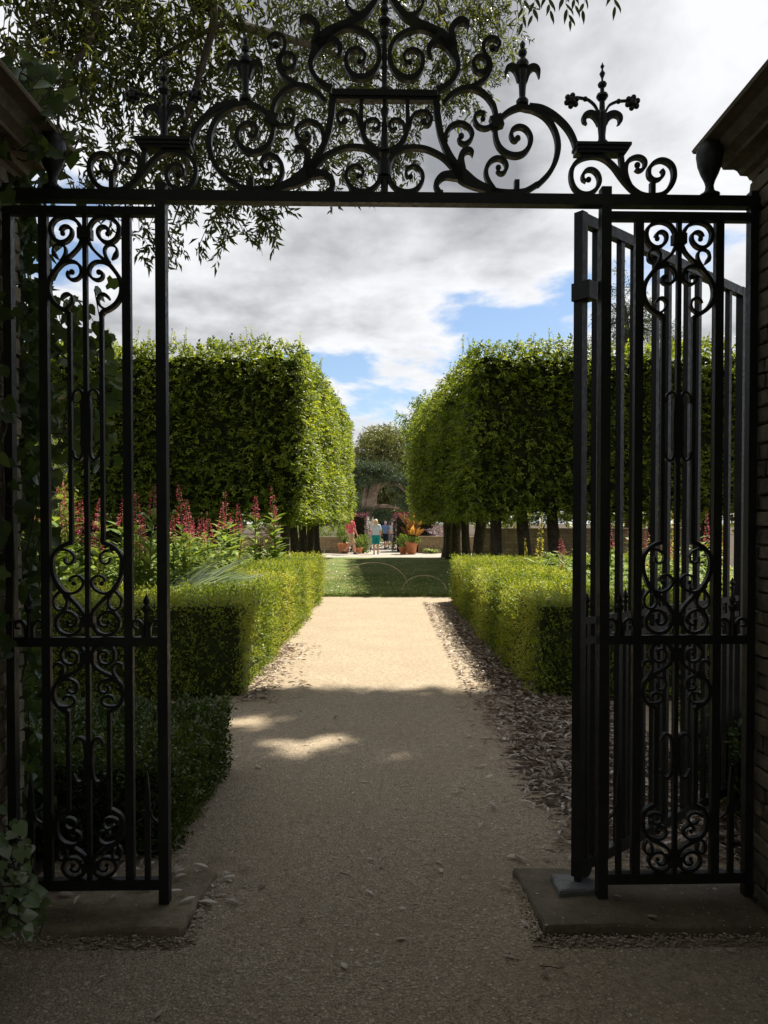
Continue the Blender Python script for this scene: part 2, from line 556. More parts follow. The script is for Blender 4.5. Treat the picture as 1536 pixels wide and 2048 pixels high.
def prism(poly, z0, z1):
    n = len(poly)
    V = [(x, y, z0) for x, y in poly] + [(x, y, z1) for x, y in poly]
    Fc = [tuple(range(n - 1, -1, -1)), tuple(range(n, 2 * n))]
    Fc += [(i, (i + 1) % n, n + (i + 1) % n, n + i) for i in range(n)]
    return V, Fc

def lumpy_prism(poly, z0, z1, step=0.22, amp=0.16):
    """closed-looking inner mass with uneven sides"""
    V, Fc = [], []
    n = len(poly)
    nz = max(2, int((z1 - z0) / step))
    for i in range(n):
        a, b = Vector(poly[i]), Vector(poly[(i + 1) % n])
        k = max(2, int((b - a).length / step))
        d = (b - a).normalized()
        base = len(V)
        for j in range(nz + 1):
            for q in range(k + 1):
                p = a.lerp(b, q / k); V.append((p.x, p.y, z0 + (z1 - z0) * j / nz))
        for j in range(nz):
            for q in range(k):
                u = base + j * (k + 1) + q
                Fc.append((u, u + 1, u + k + 2, u + k + 1))
    V = np.array(V)
    cen = np.array([0, 0, 0])
    h = np.sin(V[:, 0] * 5.1 + 2 * np.sin(V[:, 2] * 3.3)) + np.sin(V[:, 1] * 4.3 + V[:, 2] * 5.7) + np.sin(V[:, 2] * 7.9 + V[:, 0] * 3.1 - V[:, 1] * 2.2)
    g = np.column_stack([np.sin(V[:, 2] * 6.3 + V[:, 1] * 5.0), np.sin(V[:, 0] * 6.7 + V[:, 2] * 4.1), np.sin(V[:, 0] * 5.9 - V[:, 1] * 6.1) + 0.6 * np.sin(V[:, 0] * 13.0 + V[:, 1] * 11.0)])
    V = V + g * amp * 0.6 + (h * amp * 0.12)[:, None]
    V = [tuple(v) for v in V]
    b0 = len(V)
    V += [(x, y, z1 - 0.12) for x, y in poly] + [(x, y, z0 + 0.05) for x, y in poly]
    Fc += [tuple(range(b0, b0 + n)), tuple(range(b0 + 2 * n - 1, b0 + n - 1, -1))]
    return V, Fc

def shell(poly, z0, z1, dens, top_d, bot_d=0, depth=0.3, rise=0.0):
    """points and outward normals on a clipped hedge; dens = per-side density list or number"""
    P, Nn = [], []
    n = len(poly)
    for i in range(n):
        dd = dens[i] if isinstance(dens, (list, tuple)) else dens
        a = np.array(poly[i]); b = np.array(poly[(i + 1) % n])
        ln = np.linalg.norm(b - a)
        k = int(ln * (z1 - z0) * dd)
        if k < 1: continue
        t = rng.uniform(0, 1, k)[:, None]
        xy = a + (b - a) * t
        z = rng.uniform(z0, z1, k)
        nr = np.array([(b - a)[1], -(b - a)[0], 0]) / ln
        P.append(np.column_stack([xy, z])); Nn.append(np.tile(nr, (k, 1)))
    xs = np.array(poly)
    area = 0.5 * abs(sum(poly[i][0] * poly[(i + 1) % n][1] - poly[(i + 1) % n][0] * poly[i][1] for i in range(n)))
    for dd, zz, nz in ((top_d, z1, 1), (bot_d, z0, -1)):
        k = int(area * dd)
        if k < 1: continue
        Q = np.empty((0, 2))
        while len(Q) < k:
            q = rng.uniform(xs.min(0), xs.max(0), (k * 2, 2))
            Q = np.vstack([Q, q[inside(poly, q)]])
        Q = Q[:k]
        P.append(np.column_stack([Q, np.full(k, zz)])); Nn.append(np.tile(np.array([0, 0, nz]), (k, 1)))
    P = np.vstack(P); Nn = np.vstack(Nn)
    dep = np.minimum(rng.exponential(depth * 0.45, len(P)), depth) - depth * 0.3
    P = P - Nn * dep[:, None] + Nn * wob(P)[:, None] * (depth / 0.3)
    return P, Nn, dep

# ------------------------------------------------------------------ the setting
def sheet(name, x0, x1, y0, y1, z, mat, nx=1, ny=1):
    xs = np.linspace(x0, x1, nx + 1); ys = np.linspace(y0, y1, ny + 1)
    V = [(x, y, z) for y in ys for x in xs]
    Fc = [(j * (nx + 1) + i, j * (nx + 1) + i + 1, (j + 1) * (nx + 1) + i + 1, (j + 1) * (nx + 1) + i) for j in range(ny) for i in range(nx)]
    o = put(name, V, Fc, mat, origin=(0, 0, 0))
    o['kind'] = 'structure'
    return o

sheet('ground', -900, 900, -900, 900, -0.012, SOIL)
def slab(name, x0, x1, y0, y1, z0, z1, mat):
    m = MB(); m.box(x0, x1, y0, y1, z0, z1)
    o = m.put(name, mat, origin=(0, 0, 0)); o['kind'] = 'structure'; return o
sheet('gravel_path', -1.5, 1.62, -6.0, 15.62, 0.0, GRAVEL)
sheet('gravel_forecourt', -5.0, 5.0, 4.2, 6.5, -0.004, GRAVEL)
sheet('gravel_terrace', -14.0, 14.0, 32.4, 60.0, 0.004, PALE_GRAVEL)
# lawn: a real low step with a ragged front edge
lv, lf = [], []
NX = 40
for i in range(NX + 1):
    x = -5.2 + 10.6 * i / NX
    e = 15.62 + 0.05 * math.sin(x * 3.1) + random.uniform(-0.03, 0.03)
    lv += [(x, e, -0.01), (x, e + 0.05, 0.012), (x, 24, 0.04), (x, 32.6 + 0.06 * math.sin(2.3 * x), 0.03), (x, 32.62 + 0.06 * math.sin(2.3 * x), 0.0)]
for i in range(NX):
    for k in range(4):
        a = i * 5 + k
        lf.append((a, a + 5, a + 6, a + 1))
lw = put('lawn', lv, lf, LAWN, origin=(0, 0, 0)); lw['kind'] = 'structure'
# short blades over the lawn, thickest on the near edge
nb = 42000
gx = rng.uniform(-4.0, 4.2, nb); gy = 15.6 + 17.0 * rng.beta(1.0, 2.2, nb)
gp = np.column_stack([gx, gy, np.full(nb, 0.03)])
ga = np.column_stack([rng.normal(0, .9, nb), rng.normal(0, .9, nb), np.ones(nb)])
gy[:5000] = rng.uniform(15.6, 15.85, 5000); gp[:, 1] = gy; gp[:, 2] = np.where(gy < 15.9, .008, .022)
gn = rng.normal(0, 1, (nb, 3)); gn[:, 2] = 0.1
gl = rng.uniform(0.02, 0.04, nb) * (1 + 0.9 * (gy < 15.85))
V, Fc = leaves(gp, ga, gn, gl, 0.012)
o = put('lawn_grass', V, Fc, GRASSG, tint=tints(nb, 4), origin=(0, 16, 0))
tag(o, 'short mown grass blades of the lawn beyond the gravel path', 'grass', kind='stuff')

# dark leaf mould along the foot of the right hedge, with a ragged edge onto the gravel
mv, mf = [], []
for i in range(901):
    y = 3.6 + 11.0 * i / 900
    e = (1.02 if y > 6.6 else 1.02 - .06 * (6.6 - y)) + .05 * math.sin(y * 2.3) + .03 * math.sin(y * 7.1) + random.triangular(-.13, .13, .03)
    e += max(0, y - 12.5) * .12 + max(0, 4.3 - y) * .25
    mv += [(e, y, .0025), (1.95 if y < 6.55 else 1.5, y, .0035)]
    if i: mf.append((2 * i - 2, 2 * i - 1, 2 * i + 1, 2 * i))
lm = put('leaf_mould', mv, mf, simple('leaf_mould_soil', (0.11, 0.08, 0.055), .95, .45, 35, .9, 90, .15), origin=(0, 0, 0)); lm['kind'] = 'structure'
# bed soil
for sx, nm in ((-1, 'left'), (1, 'right')):
    sheet('bed_soil', min(sx * 1.6, sx * 12), max(sx * 1.6, sx * 12), 6.9, 15.4, -0.006, SOIL)

# ------------------------------------------------------------------ pleached hornbeams on trunks
def trunk_mesh(x, y, h, r, lean=0.0):
    m = MB()
    pts, rad = [], []
    ph = random.uniform(0, 6)
    for k in range(9):
        t = k / 8
        pts.append((x + lean * t + 0.03 * math.sin(ph + 5 * t), y + 0.03 * math.cos(ph + 4 * t), -0.02 + h * t))
        rad.append(r * (1.45 - 1.6 * t if t < 0.2 else 1.13 - 0.25 * t) * random.uniform(0.95, 1.05))
    m.tube(pts, rad, 12)
    return m

def stilt_hedge(poly, dens, label, trunks, z0, z1, shoots):
    poly_c = ccw(poly)
    cx = sum(p[0] for p in poly) / len(poly); cy = sum(p[1] for p in poly) / len(poly)
    t = thing('stilt_hedge', label, 'hedge', (poly[0][0], poly[0][1], 0))
    P, Nn, dep = shell(poly_c, z0, z1, dens, 40, 16, 0.24)
    n = len(P)
    vert = (np.abs(Nn[:, 2]) < 0.5)[:, None]
    rnd = rng.normal(0, 0.55, (n, 3))
    d = np.where(vert, Nn * 0.75 + np.array([0, 0, -0.28]) + rnd, Nn * 0.55 + rng.normal(0, 0.8, (n, 3)))
    p = np.where(vert, np.array([0, 0, 1.0]) + Nn * 0.7, Nn + rng.normal(0, .6, (n, 3))) + rng.normal(0, .25, (n, 3))
    nl = 9
    V, Fc = sprays(P - unit(d) * 0.1, d, p, nl, rng.uniform(0.14, 0.27, n), 0.076, 0.58)
    base = np.repeat(np.clip(rng.uniform(0.15, 0.95, n) + 0.1 * (Nn[:, 2] > .5), 0, 1), nl)
    tn = tints(n * nl, 4, base, 0.12)
    SV, SF, ST = [V], [Fc], [tn]
    off = len(V)
    # a second layer of leaves deeper inside
    P2, N2, _ = shell(poly_c, z0, z1, [x * 0.22 for x in dens], 10, 0, 0.2)
    P2 = P2 - N2 * rng.uniform(.08, .25, len(P2))[:, None]
    k2 = len(P2)
    v2, f2 = sprays(P2, N2 + rng.normal(0, .6, (k2, 3)), rng.normal(0, .5, (k2, 3)) + np.array([0, 0, 1.0]), 7, .24, .095, .62)
    SV.append(v2); SF.append(f2 + off); ST.append(tints(k2 * 7, 4, np.repeat(rng.uniform(0, .5, k2), 7), .1)); off += len(v2)
    # tall young shoots above the clipped top
    sm = MB()
    for (sx, sy, hh) in shoots:
        top = np.array([sx + random.uniform(-.1, .1), sy, z1 + hh]); bot = np.array([sx, sy, z1 - 0.1])
        k = max(6, int(hh / 0.022))
        tt = np.linspace(0.15, 1, k)[:, None]
        cc = bot + (top - bot) * tt
        dd = rng.normal(0, 1, (k, 3)); dd[:, 2] = np.abs(dd[:, 2]) * 0.4 + 0.25
        v2, f2 = leaves(cc, dd, np.array([0, 0, 1.0]) + rng.normal(0, .4, (k, 3)), rng.uniform(.045, .085, k), rng.uniform(.025, .045, k))
        SV.append(v2); SF.append(f2 + off); ST.append(tints(k, 4, np.full(k, .8), .1)); off += len(v2)
        sm.tube([bot, (bot + top) / 2 + np.array([.01, 0, 0]), top], [0.006, 0.004, 0.002], 4)
    fo = put('foliage', np.vstack(SV), np.vstack(SF), HORNBEAM, t, tint=np.concatenate(ST))
    fo['kind'] = 'stuff'
    sm.put('young_shoots', BARK, t)['kind'] = 'stuff'
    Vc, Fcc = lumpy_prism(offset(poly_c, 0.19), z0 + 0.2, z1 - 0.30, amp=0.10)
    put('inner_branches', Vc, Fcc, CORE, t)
    for (x, y, r, ln) in trunks:
        trunk_mesh(x, y, z0 + 0.5, r, ln).put('trunk', BARK, t, True)
    return t

HZ0, HZ1 = 1.66, 5.92
def mkshoots(poly, n):
    out = []
    for _ in range(n):
        i = random.choice([0, 0, 0, 1, 2, 2])
        e = random.random()
        a, b = [((-10, 18.55), (-2.05, 18.55)), ((-2.0, 18.6), (-1.5, 33)), ((-9, 19.4), (-2.6, 19.0))][i if i < 3 else 0]
        x = a[0] + (b[0] - a[0]) * e; y = a[1] + (b[1] - a[1]) * e
        out.append((x if poly < 0 else -x, y, random.choice([0.1, 0.15, 0.2, 0.3, 0.42])))
    return out
polyL = [(-2.02, 18.5), (-1.42, 34.0), (-4.0, 34.2), (-4.2, 21.0), (-10.8, 21.0), (-10.8, 18.5)]
polyR = [(2.2, 18.5), (1.22, 34.0), (4.0, 34.2), (4.2, 21.0), (11.2, 21.0), (11.2, 18.5)]
# densities follow the counter-clockwise order produced by ccw()
def dens_for(poly, near, inner):
    p = ccw(poly); out = []
    for i in range(len(p)):
        a, b = p[i], p[(i + 1) % len(p)]
        if abs(a[1] - 18.5) < .1 and abs(b[1] - 18.5) < .1: out.append(near)
        elif abs(a[0]) < 2.5 and abs(b[0]) < 2.5: out.append(inner)
        else: out.append(6)
    return out
TL = [(-2.9 + random.uniform(-.06, .06), y, 0.14, random.uniform(-.12, .05)) for y in (21.6, 24.2, 26.6, 29.2, 32.4)]
TL += [(x, 19.7 + random.uniform(-.2, .2), 0.15, random.uniform(-.1, .1)) for x in (-3.9, -5.2, -6.5, -7.8, -9.2)]
TR = [(2.93, 20.0, .16, .1), (2.80, 22.4, .16, .12), (2.76, 25.3, .14, .0), (2.76, 28.6, .17, .03), (2.74, 31.2, .15, .0), (2.72, 33.3, .14, .08)]
TR += [(x, 19.6 + random.uniform(-.2, .2), 0.16, random.uniform(-.1, .1)) for x in (3.72, 4.5, 5.8, 7.1, 8.4, 9.8)]
stilt_hedge(polyL, dens_for(polyL, 100, 66), 'tall clipped hornbeam hedge on trunks left of the lawn, its inner side sunlit', TL, HZ0, HZ1, mkshoots(-1, 60))
stilt_hedge(polyR, dens_for(polyR, 100, 60), 'tall clipped hornbeam hedge on trunks right of the lawn, behind the open gate', TR, HZ0, HZ1, mkshoots(1, 50))

# ------------------------------------------------------------------ low clipped hedges round the beds
def low_hedge(name, poly, z1, mat, core, per_m2, ll, label, dens=None, top=None, depth=0.1, wf=0.34, loc=None, nl=7, tl=0.09, sd=.14):
    pc = ccw(poly)
    t = thing(name, label, 'hedge', loc or (poly[0][0], poly[0][1], 0))
    P, Nn, dep = shell(pc, 0.02, z1, dens or per_m2, top or per_m2, 0, depth)
    n = len(P)
    vert = (np.abs(Nn[:, 2]) < 0.5)[:, None]
    d = np.where(vert, Nn * 0.7 + np.array([0, 0, 0.35]), Nn * 0.9) + rng.normal(0, 0.5, (n, 3))
    p = Nn + np.array([0, 0, 0.4]) + rng.normal(0, .6, (n, 3))
    V, Fc = sprays(P - unit(d) * tl * 0.6, d, p, nl, tl * rng.uniform(.7, 1.3, n), ll, wf, 0.8, 0.4)
    patch = 0.58 + 0.22 * np.sin(P[:, 1] * 2.1 + 1.5 * np.sin(P[:, 0] * 3)) + 0.15 * np.sin(P[:, 1] * 5.3 + P[:, 2] * 3)
    fo = put('foliage', V, Fc, mat, t, tint=tints(n * nl, 4, np.repeat(np.clip(patch + rng.normal(0, .12, n), 0, 1), nl), sd))
    fo['kind'] = 'stuff'
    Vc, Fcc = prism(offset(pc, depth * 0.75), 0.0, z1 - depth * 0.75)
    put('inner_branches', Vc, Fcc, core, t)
    return t
HH = 0.87
pl = [(-1.22, 6.6), (-1.22, 15.3), (-5.5, 15.3), (-5.5, 14.4), (-2.15, 14.4), (-2.15, 7.55), (-6.5, 7.55), (-6.5, 6.6)]
pr = [(1.32, 6.6), (1.32, 14.8), (5.5, 14.8), (5.5, 13.9), (2.3, 13.9), (2.3, 7.55), (6.5, 7.55), (6.5, 6.6)]
low_hedge('low_hedge', pl, HH, YEW, CORE_Y, 430, 0.035, 'low clipped hedge along the left edge of the gravel path, bright in the sun')
low_hedge('low_hedge', pr, HH, YEW, CORE_Y, 430, 0.035, 'low clipped hedge along the right edge of the gravel path, side in shade')
# two near box hedges behind the side panels
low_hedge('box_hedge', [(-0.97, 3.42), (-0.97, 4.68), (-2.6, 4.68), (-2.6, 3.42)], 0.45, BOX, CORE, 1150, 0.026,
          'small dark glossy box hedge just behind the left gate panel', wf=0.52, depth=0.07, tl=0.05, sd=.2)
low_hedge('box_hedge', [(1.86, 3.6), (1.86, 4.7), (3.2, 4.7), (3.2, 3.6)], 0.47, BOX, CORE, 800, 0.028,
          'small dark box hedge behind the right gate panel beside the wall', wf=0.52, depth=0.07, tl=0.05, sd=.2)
# sunlit column of hedge far left and a hedge added to darken the gap below the left stilt hedge
low_hedge('hedge_column', [(-6.25, 12.8), (-6.25, 15.0), (-9.0, 15.0), (-9.0, 12.8)], 3.2, YEW, CORE_Y, 110, 0.05,
          'tall sunlit clipped hedge block at the far left behind the ivy', depth=0.14, nl=8, tl=.12)
low_hedge('added_dark_hedge', [(-4.6, 22.5), (-4.6, 23.6), (-12, 23.6), (-12, 22.5)], 1.9, BOX, CORE, 50, 0.07,
          'hedge added to darken the gap under the left stilt hedge', depth=0.14, nl=8, tl=.12)
# ------------------------------------------------------------------ iron gateway
GD = 2.95
GA = R(1.35)
EX = Vector((math.cos(GA), math.sin(GA), 0)); EY = Vector((-math.sin(GA), math.cos(GA), 0))
GO = Vector((0, GD, 0))
CX = 769.0

def guv(px, py):
    """photo point on the gate plane -> metres (across, up)"""
    d = ray(px, py)
    t = (GO - Vector((0, 0, CAMH))).dot(EY) / d.dot(EY)
    p = Vector((0, 0, CAMH)) + d * t
    return ((p - GO).dot(EX), p.z)
U0 = guv(CX, 400)[0]
PXM = GD / F                         # metres per photo pixel on the gate plane

def g3(u, v, w=0.0):
    return GO + EX * u + EY * w + Vector((0, 0, v))

def strip(m, pts, widths, depth=0.026, w0=0.0, sub=5, flip=1, u0=0.0):
    """flat bar bent along a traced curve; pts are (u, v), widths in metres"""
    n = len(pts)
    if not isinstance(widths, (list, tuple)):
        widths = [widths] * n
    if len(widths) != n:
        widths = list(np.interp(np.linspace(0, 1, n), np.linspace(0, 1, len(widths)), widths))
    C = catmull([(p[0], p[1], w) for p, w in zip(pts, widths)], sub)
    P = C[:, :2]; W = np.maximum(C[:, 2], 0.002)
    T = np.gradient(P, axis=0); T /= np.maximum(np.linalg.norm(T, axis=1, keepdims=True), 1e-9)
    Nn = np.column_stack([-T[:, 1], T[:, 0]])
    vs, fs = [], []
    for (p, nn, w) in zip(P, Nn, W):
        dp = depth * min(1.0, 0.55 + w / 0.03)
        for a, b in ((1, -1), (1, 1), (-1, 1), (-1, -1)):
            q = p + nn * a * w / 2
            vs.append(g3(u0 + flip * q[0], q[1], w0 + b * dp / 2))
    k = len(P)
    for i in range(k - 1):
        for j in range(4):
            j2 = (j + 1) % 4
            f = (i * 4 + j, i * 4 + j2, (i + 1) * 4 + j2, (i + 1) * 4 + j)
            fs.append(f if flip > 0 else f[::-1])
    fs.append((0, 1, 2, 3)); fs.append(tuple((k - 1) * 4 + j for j in (3, 2, 1, 0)))
    m.add(vs, fs)

def gbox(m, u0_, u1_, v0, v1, w0, w1):
    c = [(u0_, v0), (u1_, v0), (u1_, v1), (u0_, v1)]
    vs = [g3(u, v, w0) for u, v in c] + [g3(u, v, w1) for u, v in c]
    m.add(vs, [(0, 1, 2, 3), (7, 6, 5, 4), (0, 4, 5, 1), (1, 5, 6, 2), (2, 6, 7, 3), (3, 7, 4, 0)])

def knob(m, u, v, r, sq=1.0, w=0.0):
    prof = [(-r * sq * math.cos(a), max(0.0008, r * math.sin(a))) for a in np.linspace(0.12, math.pi - 0.12, 7)]
    m.lathe(prof, g3(u, v, w), 10)

gate = thing('iron_gateway', 'black wrought iron gateway with scrolled overthrow and two fixed side panels', 'gateway', tuple(GO))
RAIL_T = guv(769, 388)[1]; RAIL_B = guv(769, 409.5)[1]
UL, UR = guv(326, 1000)[0], guv(1207, 1000)[0]
HALF = (UR - UL) / 2; UC = (UR + UL) / 2
UEL = guv(22, 1000)[0]; UER = guv(1500, 1000)[0]
EDGE = (UER - UEL) / 2

m = MB(); gbox(m, UEL - 0.05, UER + 0.05, RAIL_B, RAIL_T, -0.022, 0.022)
rail = m.put('overthrow_rail', IRON, gate)

Z = 4.8
def R1(x, y): return (760 + x / Z, y / Z)
def R2(x, y): return (760 + x / Z, 200 + y / Z)
def R3(x, y): return (1060 + x / Z, 70 + y / Z)
TILT = 393.6
def ov(pt):
    """overthrow trace (right half) -> symmetric metres from the centre line, rail top as zero"""
    u, v = guv(pt[0], pt[1])
    base = guv(pt[0], 391.5 + (pt[0] - 769) * 0.0085)[1]
    return (u - U0, v - base + RAIL_T)
ZM = PXM / Z

def mirrored(name, fn, parent):
    for fl in (1, -1):
        m = MB(); fn(m, fl); m.put(name, IRON, parent)

def scroll(reg, pts, w, ball=None, name='scroll', depth=0.026, sub=5):
    P = [ov(reg[i](*p) if isinstance(reg, list) else reg(*p)) for i, p in enumerate(pts)]
    ww = [x * ZM for x in w] if isinstance(w, (list, tuple)) else w * ZM
    def fn(m, fl):
        strip(m, P, ww, depth, 0.0, sub, fl, U0)
        if ball:
            b = ov((reg[-1] if isinstance(reg, list) else reg)(ball[0], ball[1]))
            knob(m, U0 + fl * b[0], b[1], ball[2] * ZM, 1.0)
    mirrored(name, fn, rail)

scroll(R1, [(70, -120), (85, -50), (115, 10), (170, 90), (250, 180), (380, 255), (500, 310), (590, 365), (660, 450), (720, 560), (748, 640), (738, 720), (690, 800), (620, 855), (545, 890)],
       [30, 36, 46, 60, 72, 74, 84, 100, 108, 70, 46, 44, 46, 50, 62])
scroll(R1, [(290, 175), (355, 150), (400, 95), (408, 30), (370, -30), (320, -25), (315, 10)], [46, 38, 28, 26, 30, 30, 24])
scroll(R1, [(540, 350), (470, 318), (370, 300), (260, 325), (170, 380), (112, 460), (92, 560), (112, 660), (170, 735), (260, 775), (340, 757), (396, 690), (412, 600), (388, 535), (330, 503), (272, 510), (234, 552), (238, 608), (272, 632)],
       [60, 44, 42, 42, 42, 40, 42, 44, 50, 56, 52, 44, 38, 36, 34, 32, 30, 28, 30], (288, 612, 28))
scroll(R1, [(705, 470), (683, 330), (712, 262), (770, 222), (825, 235), (850, 292)], [80, 58, 62, 66, 52, 10], name='leaf_hook')
scroll(R1, [(690, 480), (600, 430), (530, 425), (478, 470), (470, 540), (502, 582)], [100, 84, 66, 52, 44, 12], name='leaf_hook')
def shelf(m, fl):
    a = ov(R1(40, 905)); b = ov(R1(545, 985))
    u = sorted((U0 + fl * 0, U0 + fl * b[0]))
    gbox(m, u[0], u[1], b[1] + 0.006, a[1], -0.024, 0.024)
    gbox(m, u[0], u[1] - 0.012 if fl > 0 else u[1], b[1] - 0.006, b[1] + 0.006, -0.017, 0.017)
mirrored('shelf_bar', shelf, rail)
scroll(R1, [(1085, 478), (1130, 486), (1146, 434), (1100, 390), (1040, 393), (1000, 432), (990, 500), (1012, 560), (1046, 612), (1055, 680), (1022, 760), (950, 820), (870, 862)],
       [24, 26, 30, 34, 36, 36, 36, 42, 46, 44, 42, 44, 44], (1080, 478, 34))
ring = [(965 + 70 * math.cos(a), 640 + 76 * math.sin(a)) for a in np.linspace(-0.9, 2 * math.pi - 0.9, 13)]
scroll(R1, ring, 36, name='ring')
scroll([R1] * 7 + [R2] * 3, [(612, 1010), (680, 935), (760, 885), (860, 866), (950, 890), (1020, 940), (1066, 1000), (1090, 80), (1108, 150), (1112, 215)], [44, 44, 46, 48, 46, 44, 42, 42, 42, 40])
scroll([R1] + [R2] * 11, [(545, 940), (540, 50), (556, 200), (582, 350), (624, 470), (684, 590), (742, 690), (805, 760), (900, 822), (1000, 862), (1100, 895), (1180, 905)],
       [66, 62, 60, 58, 60, 70, 110, 130, 100, 72, 56, 46], name='main_scroll')
scroll([R2] * 5 + [R3] * 10 + [R2] * 21,
       [(1080, 892), (1200, 905), (1300, 905), (1400, 890), (1500, 832), (80, 1450), (170, 1360), (230, 1260), (262, 1150), (265, 1050), (240, 950), (190, 856), (120, 785), (30, 738), (-40, 722),
        (1350, 88), (1290, 104), (1225, 138), (1165, 190), (1118, 250), (1105, 330), (1120, 420), (1160, 490), (1230, 540), (1310, 553), (1380, 528), (1428, 470), (1445, 400), (1430, 340), (1388, 292), (1330, 276), (1278, 300), (1257, 350), (1272, 398), (1300, 412), (1322, 392)],
       [46, 46, 46, 46, 46, 46, 46, 46, 48, 48, 46, 46, 48, 50, 52, 52, 50, 46, 44, 42, 42, 44, 46, 50, 52, 48, 44, 42, 40, 40, 40, 38, 36, 34, 32, 30], (1322, 382, 30), 'main_scroll', sub=4)
scroll(R3, [(-10, 702), (100, 720), (200, 770), (290, 840), (362, 920), (412, 1010), (440, 1100)], [44, 50, 52, 50, 50, 48, 46])
scroll(R2, [(730, 690), (620, 583), (520, 523), (420, 486), (320, 478), (220, 492), (135, 550), (85, 630), (72, 720), (95, 800), (150, 868), (220, 900), (300, 900), (365, 862), (408, 790), (402, 720), (362, 672), (310, 657), (265, 682), (247, 730), (268, 768)],
       [64, 46, 44, 44, 46, 46, 42, 42, 44, 40, 40, 42, 42, 38, 36, 34, 32, 30, 28, 26, 26], (294, 752, 26))
scroll(R2, [(622, 440), (632, 350), (672, 282), (732, 248), (800, 250), (858, 290), (884, 350), (862, 410), (810, 442), (768, 424), (752, 388)], [44, 40, 40, 40, 40, 38, 38, 36, 34, 30, 28], (780, 362, 30))
scroll(R2, [(1095, 250), (1040, 285), (980, 290), (930, 260), (906, 200), (925, 152), (970, 140), (1004, 165)], [40, 36, 34, 34, 32, 30, 28, 26], (988, 196, 26))
scroll(R2, [(780, 700), (776, 580), (808, 514), (850, 502), (880, 522), (888, 564)], [90, 60, 58, 54, 40, 8], name='leaf_hook')
scroll(R2, [(790, 750), (650, 742), (592, 758), (545, 812), (540, 860), (570, 898), (606, 893)], [100, 74, 66, 54, 48, 38, 8], name='leaf_hook')
scroll(R2, [(1090, 880), (1040, 800), (1016, 730), (1026, 660), (1070, 600), (1130, 577), (1190, 602), (1214, 660), (1190, 714), (1150, 724), (1122, 694)], [46, 40, 40, 40, 40, 40, 38, 36, 34, 30, 28], (1136, 664, 28))
def collar(m, fl):
    b = ov(R2(1118, 232)); s = 56 * ZM
    c, sn = math.cos(0.3), math.sin(0.3)
    vs = []
    for w in (-0.02, 0.02):
        for a, d in ((-1, -1), (1, -1), (1, 1), (-1, 1)):
            vs.append(g3(U0 + fl * (b[0] + (a * c - d * sn) * s), b[1] + (a * sn + d * c) * s, w))
    m.add(vs, [(0, 1, 2, 3), (7, 6, 5, 4), (0, 4, 5, 1), (1, 5, 6, 2), (2, 6, 7, 3), (3, 7, 4, 0)])
mirrored('collar', collar, rail)
def peg(reg, x0, x1, y0, y1):
    def fn(m, fl):
        a = ov(reg(x0, y1)); b = ov(reg(x1, y0))
        u = sorted((U0 + fl * a[0], U0 + fl * b[0])); gbox(m, u[0], u[1], a[1], b[1], -0.014, 0.014)
    mirrored('peg', fn, rail)
peg(R2, 1288, 1334, 790, 905)
peg(R3, 1150, 1196, 1430, 1560)

def lathe_px(m, fl, reg, x, prof, n=12):
    """prof: (y, half width) in zoomed pixels, from bottom to top"""
    b = ov(reg(x, prof[0][0]))
    pr = []
    for y, r in prof:
        pr.append((ov(reg(x, y))[1] - b[1], max(0.0006, r * ZM)))
    m.lathe(pr, g3(U0 + fl * b[0], b[1]), n)

def finial_fn(reg, x, prof, hooks, arms=None):
    def fn(m, fl):
        lathe_px(m, fl, reg, x, prof)
        for pts, w in hooks:
            P = [ov(reg(*p)) for p in pts]
            for mir in (1, -1):
                c = ov(reg(x, pts[0][1]))[0]
                PP = [(c + mir * (p[0] - c), p[1]) for p in P]
                strip(m, PP, [k * ZM for k in w], 0.022, 0.0, 4, fl, U0)
        if arms:
            for pts, fc in arms:
                P = [ov(reg(*p)) for p in pts]
                strip(m, P, 22 * ZM, 0.011, 0, 4, fl, U0)
                kk = ov(reg(*pts[-2])); knob(m, U0 + fl * kk[0], kk[1], 24 * ZM)
                c = ov(reg(*fc))
                knob(m, U0 + fl * c[0], c[1], 40 * ZM)
                for q in range(6):
                    a = q * math.pi / 3 + 0.35
                    knob(m, U0 + fl * (c[0] + math.cos(a) * 50 * ZM), c[1] + math.sin(a) * 50 * ZM, 27 * ZM)
    return fn
mirrored('fleur_finial', finial_fn(R1, 1366,
    [(1030, 40), (1015, 58), (985, 60), (965, 46), (950, 30), (860, 34), (780, 44), (700, 50), (675, 34), (655, 56), (625, 62), (600, 50), (590, 22), (560, 20), (545, 36), (522, 44), (500, 36), (490, 12), (470, 22), (440, 28), (415, 14), (398, 2)],
    [([(1385, 800), (1400, 730), (1430, 685), (1475, 662), (1515, 690), (1528, 770)], [60, 74, 66, 56, 40, 10])]), rail)
mirrored('fleur_finial', finial_fn(R3, 690,
    [(1085, 56), (1060, 58), (1040, 54), (1025, 36), (980, 34), (900, 42), (830, 50), (770, 44), (740, 28), (650, 26), (635, 40), (605, 58), (580, 48), (570, 20), (520, 20), (508, 36), (488, 44), (470, 34), (460, 10), (430, 10), (385, 28), (355, 10), (340, 8), (315, 20), (295, 8), (275, 1)],
    [([(705, 880), (722, 830), (760, 790), (810, 774), (858, 800), (862, 850), (836, 882)], [60, 74, 64, 56, 48, 34, 8])],
    [([(722, 755), (760, 690), (820, 658), (850, 650), (925, 645)], (985, 662)), ([(655, 755), (620, 690), (570, 645), (530, 628), (455, 615)], (400, 645))]), rail)
